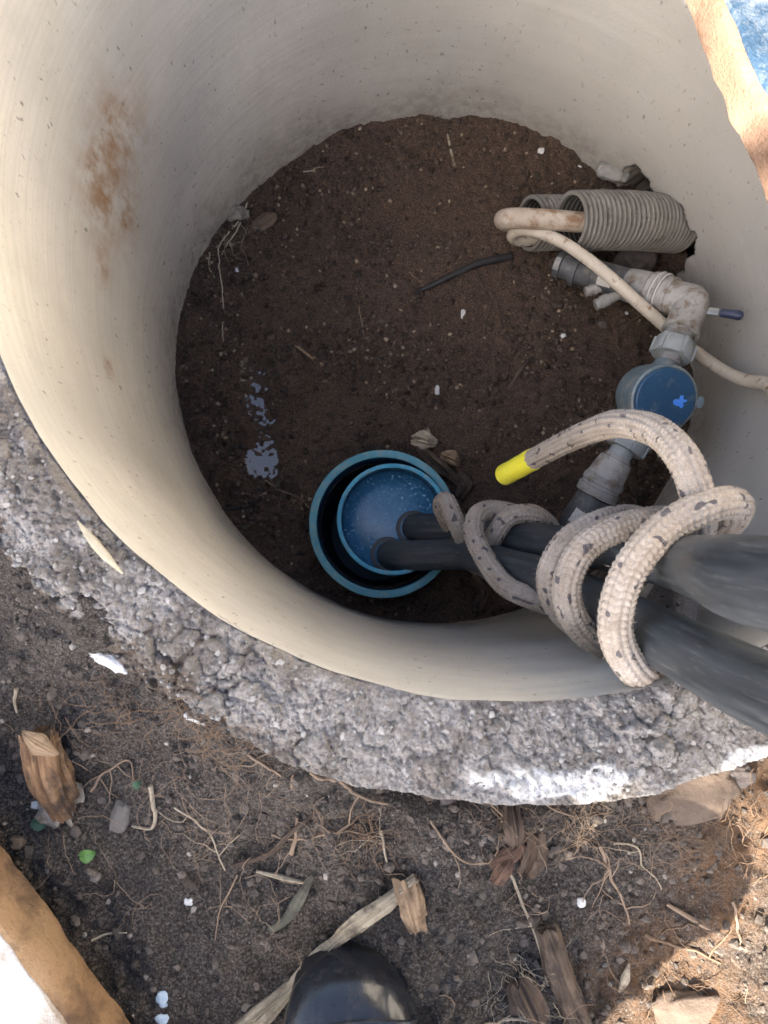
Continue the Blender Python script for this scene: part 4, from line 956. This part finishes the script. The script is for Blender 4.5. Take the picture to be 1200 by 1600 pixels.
stone(668, 1242, 20, 18, 'tan round pebble in the dark gap under the rim', MAT['stone_tan'], k=10)
stone(700, 1250, 24, 17, 'dark bluish pebble beside the tan one under the rim', MAT['stone_dk'], k=11)
stone(460, 1222, 10, 22, 'tiny orange and white chip on the soil below the rim', MAT['bark_tan'], k=12, name='wood_chip', cat='chip')
stone(255, 1560, 17, 20, 'pale blue chip near the brown lid edge', MAT['blue_chip'], k=13, name='plastic_chip', cat='chip', angular=.2, h=.4)
stone(254, 1592, 17, 12, 'pale blue chip at the bottom edge left of the boot', MAT['blue_chip'], k=14, name='plastic_chip', cat='chip', angular=.2, h=.4)
stone(57, 1258, 12, 13, 'small white pebble beside the wood chunk foot', MAT['plaster'], k=15)
stone(168, 1028, 76, 24, 'long white plaster lump on the soil below the rim at left', MAT['plaster'], k=16, rot=-.5, h=.5, name='plaster_lump', cat='plaster', angular=.5)
stone(307, 1122, 32, 12, 'small white plaster lump in the orange root tangle', MAT['plaster'], k=17, rot=-.4, name='plaster_lump', cat='plaster', angular=.5)
stone(150, 1370, 14, 12, 'pale grey pebble below the green leaf', MAT['stone'], k=18)
stone(295, 1408, 12, 11, 'white pebble left of the fine rootlet', MAT['plaster'], k=19)
# stones and lumps in the pit
stone(412, 351, 44, 26, 'rounded brown stone on the pit floor near the left wall', MAT['stone_brown'], Fl, 20, rot=.5)
stone(988, 412, 52, 44, 'dark rounded stone under the front conduit', MAT['stone_dk'], Fl, 21, h=.9)
stone(957, 271, 46, 24, 'broken pale concrete lump at the edge of the wall hole', MAT['fit'], lambda x, y: P(x, y, -.575), 22, rot=-.3, name='concrete_lump', cat='concrete')
stone(374, 335, 24, 20, 'crumbly pale clump where the straw starts', MAT['wood_grey'], Fl, 23, angular=.6)
stone(845, 236, 9, 8, 'tiny white chip on the pit floor near the far wall', MAT['plaster'], Fl, 24, name='white_chip', cat='chip')
stone(904, 263, 9, 7, 'tiny white chip on the pit floor left of the wall hole', MAT['plaster'], Fl, 25, name='white_chip', cat='chip')
stone(724, 491, 7, 15, 'white sliver lying beside the root hoop', MAT['plaster'], Fl, 26, name='white_chip', cat='chip')
stone(683, 610, 8, 15, 'white sliver below the root hoop', MAT['plaster'], Fl, 27, name='white_chip', cat='chip')
stone(880, 525, 8, 7, 'tiny white chip below the grey drain stubs', MAT['plaster'], Fl, 28, name='white_chip', cat='chip')
stone(371, 422, 7, 7, 'tiny white grain beside the long straw', MAT['plaster'], Fl, 29, name='white_chip', cat='chip')
stone(977, 490, 9, 6, 'tiny white chip under the cream cable', MAT['plaster'], Fl, 30, name='white_chip', cat='chip')
stone(940, 508, 16, 12, 'dark grey crumb beside the tiny white chip', MAT['stone_dk'], Fl, 31, name='clod', cat='clod')
# rotten wood pieces beside the casing
log('wood_flake', [Fl(648, 690, .016), Fl(660, 692, .022), Fl(676, 698, .018)], [.006, .0105, .006], 'pale flaky wood lump above the blue casing', MAT['wood_pale'], 'wood', k=31, rough=.7)
log('wood_stick', [Fl(655, 702, .01), Fl(680, 725, .014), Fl(712, 752, .012)], [.007, .009, .007], 'dark rotten stick leaning beside the blue casing', MAT['wood_rot'], 'wood', k=32, rough=.3)
log('wood_flake', [Fl(690, 712, .01), Fl(705, 718, .014), Fl(714, 726, .008)], [.005, .008, .004], 'rust coloured wood flake beside the dark stick', MAT['bark_tan'], 'wood', k=33, rough=.6)
log('wood_flake', [Fl(712, 742, .01), Fl(722, 758, .012), Fl(718, 778, .006)], [.005, .0085, .005], 'brown bark flake between the casing and the rope', MAT['bark'], 'bark', k=34, rough=.6)
log('wood_flake', [Fl(735, 905, .008), Fl(755, 925, .012), Fl(745, 950, .006)], [.006, .010, .006], 'brown wood piece in the shade under the lower pipe', MAT['wood_rot'], 'wood', k=35, rough=.6)
log('pale_stick', [Fl(699, 213, .004), Fl(705, 238, .005), Fl(710, 262, .004)], [.0016, .0024, .0028], 'straight pale stick standing out on the far pit floor', MAT['wood_pale'], 'twig', seg=8, k=36)
log('brown_stick', [Fl(829, 558, .004), Fl(812, 580, .006), Fl(792, 610, .004)], [.0024, .0036, .002], 'flat brown stick on the pit floor left of the meter', MAT['wood_rot'], 'twig', seg=8, k=37)
log('brown_stick', [Fl(462, 541, .003), Fl(476, 551, .005), Fl(490, 563, .003)], [.002, .003, .002], 'short brown twig right of the upper puddle', MAT['bark_tan'], 'twig', seg=8, k=38, rough=.4)
log('buried_hose', [Fl(646, 460, .001), Fl(690, 440, .004), Fl(740, 417, .005), Fl(800, 400, .002)], [.003, .0052, .006, .006], 'half buried black hose leading towards the rear conduit', MAT['black'], 'hose', seg=12, k=39, rough=.1)
PR = [
 ([(738, 418), (752, 440), (763, 468), (758, 510), (742, 560), (715, 582), (680, 594), (640, 590), (600, 582), (570, 560), (548, 515)], .0013, 'long dark root hoop lying on the middle of the pit floor', 'bark', 2),
 ([(415, 752), (440, 768), (468, 780), (485, 795)], .0013, 'brown root below the lower puddle pointing at the casing', 'root', 1),
 ([(386, 320), (375, 345), (350, 372), (342, 400), (345, 450), (349, 490), (350, 532)], .0013, 'long straw stalk hanging down the pit floor at left', 'straw', 0),
 ([(378, 350), (362, 372), (345, 400)], .0012, 'short straw beside the long straw stalk', 'straw', 0),
 ([(330, 398), (328, 420), (338, 436)], .0010, 'curved grass blade against the left wall foot', 'straw', 0),
 ([(472, 268), (490, 266), (505, 262)], .0013, 'pale twig near the far left wall foot', 'root_pale', 0),
 ([(640, 425), (655, 440), (670, 462)], .0008, 'thin twig above the buried hose', 'root', 0),
 ([(560, 480), (566, 505), (570, 525)], .0012, 'thin brown twig in the middle of the pit floor', 'root', 0),
 ([(1015, 488), (990, 500), (972, 515)], .0010, 'thin root below the pale coupling', 'root', 0),
 ([(345, 795), (375, 797), (402, 785), (408, 768), (402, 752)], .0018, 'half buried dark hoop near the wall foot below the puddle', 'black', 0),
]
for k, (pts, r, lab, mt_, br) in enumerate(PR): root(pts, r, lab, MAT[mt_], hf=Fl, k=40+k, branches=br, lift=.002, cat={'straw': 'straw', 'black': 'hoop'}.get(mt_, 'root'), name={'straw': 'straw', 'black': 'buried_hoop'}.get(mt_, 'root'))
tuft('root_tuft', 'dry grass wisps at the left wall foot in the pit', 365, 372, 16, (.014, .014), .05, MAT['straw'], 21, .012, Fl)
# husk on the rim
hk = [C_(126, 815, .006), C_(150, 842, .010), C_(172, 868, .009), C_(196, 896, .006)]
log('dry_husk', hk, [.0005, .0022, .0026, .0006], 'dry straw coloured husk lying on the crumbled rim at left', MAT['straw'], 'straw', seg=10, k=50, rough=.35, flat=.6)
# leaves
def leaf(px, py, L, Wd, rot, mat, label, bendz):
    c = G(px, py, .004); V = []; F = []; n_ = 8
    for i in range(n_+1):
        t = i/n_; w = Wd*math.sin(math.pi*min(1, t*.92+.06))**.8
        for s in (-1, 0, 1):
            V.append(np.array([(t-.5)*L, s*w, bendz*math.sin(t*3.1)+abs(s)*.002]))
    V = np.array(V); V2 = V-[0, 0, .0004]; ca, sa = math.cos(rot), math.sin(rot)
    V = np.concatenate([V, V2]); V = np.stack([V[:, 0]*ca-V[:, 1]*sa, V[:, 0]*sa+V[:, 1]*ca, V[:, 2]], 1)+c; m = (n_+1)*3
    for i in range(n_):
        for s in (0, 1):
            a = i*3+s; F.append([a, a+3, a+4, a+1]); F.append([m+a, m+a+1, m+a+4, m+a+3])
    tag(obj('leaf', V, F, mat), label, 'leaf')
leaf(141, 1331, .013, .005, .6, MAT['leaf'], 'small bright green leaf on the soil below the hooked stem', .003)
leaf(66, 1283, .013, .005, .2, MAT['leaf_dk'], 'dull dark green leaf below the wood chunk', .002)
leaf(218, 1222, .008, .003, 1.2, MAT['leaf_dk'], 'tiny green sprout beside the hooked stem', .003)

# ------------------------------------------------------------------ unseen tree added to shade the pit, crown cut to that shadow
def tree():
    g = np.random.default_rng(11); t0, t1 = 2.6, 3.6
    base = -SUN_DIR*0+np.array([SUN_DIR[0]*3.3, SUN_DIR[1]*3.3, 0]); base[2] = float(gz(base[0:1], base[1:2])[0])-.03
    root_ = thing('shade_tree', 'small leafy tree standing behind the photographer and shading the pit', 'tree', base)
    top = base+[.0, .0, 2.0]
    trunk = spline([base, base+[.03, .02, .7], base+[-.02, .03, 1.4], top], .05); parts = [tube(trunk, np.linspace(.07, .035, len(trunk)), 14)[:2]]
    for k in range(9):
        a = k*2.4; p = trunk[int(len(trunk)*(.55+.05*k))-1] if k < 8 else trunk[-1]; e = p+[.55*math.cos(a), .55*math.sin(a), .35+.05*k]
        q = spline([p, (p+e)/2+[0, 0, .06], e], .05); parts.append(tube(q, np.linspace(.022, .007, len(q)), 8)[:2])
    V, F = join(*parts); L_ = V.shape[0]
    obj('trunk', V, F, MAT['bark'], root_, {'tuv': np.stack([V[:, 2], np.arctan2(V[:, 1]-base[1], V[:, 0]-base[0]), 0*V[:, 2]], 1)})
    # crown: leaves along the lines from the sun to the ground that lies in shade
    lidn = np.array([.741, .671]); N = 26000
    x = g.uniform(-1.15, 1.3, N*2); y = g.uniform(-1.05, 1.2, N*2)
    ok = (x*lidn[0]+y*lidn[1] < .095+.02*g.normal(size=N*2)) | (y < -.02)                                  # the near face of the lid across the ring is lit
    q0 = P(15, 1560, 0.); bl = np.hypot(x-q0[0]-SUN_AZ[0]*.05+.03, y-q0[1]-SUN_AZ[1]*.05) < .085; ok &= ~bl                                              # sun on the lid behind
    for cx, cy, rad in SPOTS: rad = rad+.078; ok &= np.hypot(x-cx, y-cy) > rad*(1+.25*g.normal(size=N*2))
    ok &= ((x+.05)/1.0)**2+((y+.15)/1.0)**2 < 1
    x, y = x[ok][:N], y[ok][:N]; n_ = len(x); t = g.uniform(t0, t1, n_)
    c = np.stack([x, y, 0*x], 1)+SUN_DIR*t[:, None]; c += g.normal(0, .012, c.shape)
    d1 = g.normal(size=(n_, 3)); d1 /= np.linalg.norm(d1, axis=1)[:, None]; d2 = np.cross(d1, g.normal(size=(n_, 3))); d2 /= np.linalg.norm(d2, axis=1)[:, None]
    ln = g.uniform(.03, .05, n_)[:, None]; w = ln*.45
    V = np.stack([c-d1*ln, c+d2*w, c+d1*ln, c-d2*w], 1).reshape(-1, 3); F = np.arange(n_*4).reshape(-1, 4)
    o = obj('crown', V, F, MAT['foliage'], root_, smooth=False)
def gxy(px, py): p = on_surface(px, py, gz); return (p+SUN_DIR*(-p[2]/SUN_DIR[2]))[:2]
SPOTS = [(*gxy(1125, 1245), -.02), (*gxy(1150, 1290), .05), (*gxy(1185, 1260), .04), (*gxy(1120, 1350), .035), (*gxy(1170, 1340), .045), (*gxy(1100, 1420), .02), (*gxy(1040, 1500), .045), (*gxy(1020, 1560), .04), (*gxy(1080, 1590), .05), (*gxy(1195, 1190), -.035)]
tree()
def house():  # unseen house added to bounce warm sunlight onto the pit wall
    nrm = np.array([-.62, -.785, 0.]); nrm /= np.linalg.norm(nrm); t = np.array([-nrm[1], nrm[0], 0.]); c = -nrm*2.3+np.array([0, 0, -.1]); up = np.array([0, 0, 1.])
    root_ = thing('plastered_house', 'cream plastered house with a tiled eave beyond the upper right lid', 'house', c)
    W2, H2 = 3.2, 2.9; wx0, wx1, wz0, wz1 = .7, 1.7, 1.0, 2.1
    def slab(x0, x1, z0, z1, d0, d1): return box(c+t*(x0+x1)/2+up*(z0+z1)/2-nrm*(d0+d1)/2, t*(x1-x0)/2, up*(z1-z0)/2, -nrm*(d1-d0)/2, .0)
    obj('wall', *join(slab(-W2, wx0, .3, H2, 0, .25), slab(wx1, W2, .3, H2, 0, .25), slab(wx0, wx1, .3, wz0, 0, .25), slab(wx0, wx1, wz1, H2, 0, .25)), MAT['render'], root_, smooth=False)
    obj('plinth', *slab(-W2-.02, W2+.02, -.3, .298, -.03, .28), MAT['stone'], root_, smooth=False)
    f = obj('window', *join(slab(wx0, wx0+.06, wz0, wz1, .10, .16), slab(wx1-.06, wx1, wz0, wz1, .10, .16), slab(wx0+.06, wx1-.06, wz0, wz0+.06, .10, .16), slab(wx0+.06, wx1-.06, wz1-.06, wz1, .10, .16), slab((wx0+wx1)/2-.03, (wx0+wx1)/2+.03, wz0+.06, wz1-.06, .10, .16)), MAT['wood_grey'], root_, {'tuv': np.zeros((80, 3))}, smooth=False)
    p = obj('pane', *join(slab(wx0+.06, (wx0+wx1)/2-.03, wz0+.06, wz1-.06, .125, .135), slab((wx0+wx1)/2+.03, wx1-.06, wz0+.06, wz1-.06, .125, .135)), MAT['pane'], root_, smooth=False)
    obj('eave', *slab(-W2-.3, W2+.3, H2+.002, H2+.12, -.35, .6), MAT['wood_rot'], root_, {'tuv': np.zeros((16, 3))}, smooth=False)
MAT['render'] = m_simple('cream_render', (.66, .63, .56), (.72, .69, .63), 6, .9, bump=.4)
MAT['pane'] = M('window_glass').done((.03, .035, .04), .08)
house()
for o in bpy.data.objects:
    if '_base' in o: del o['_base']
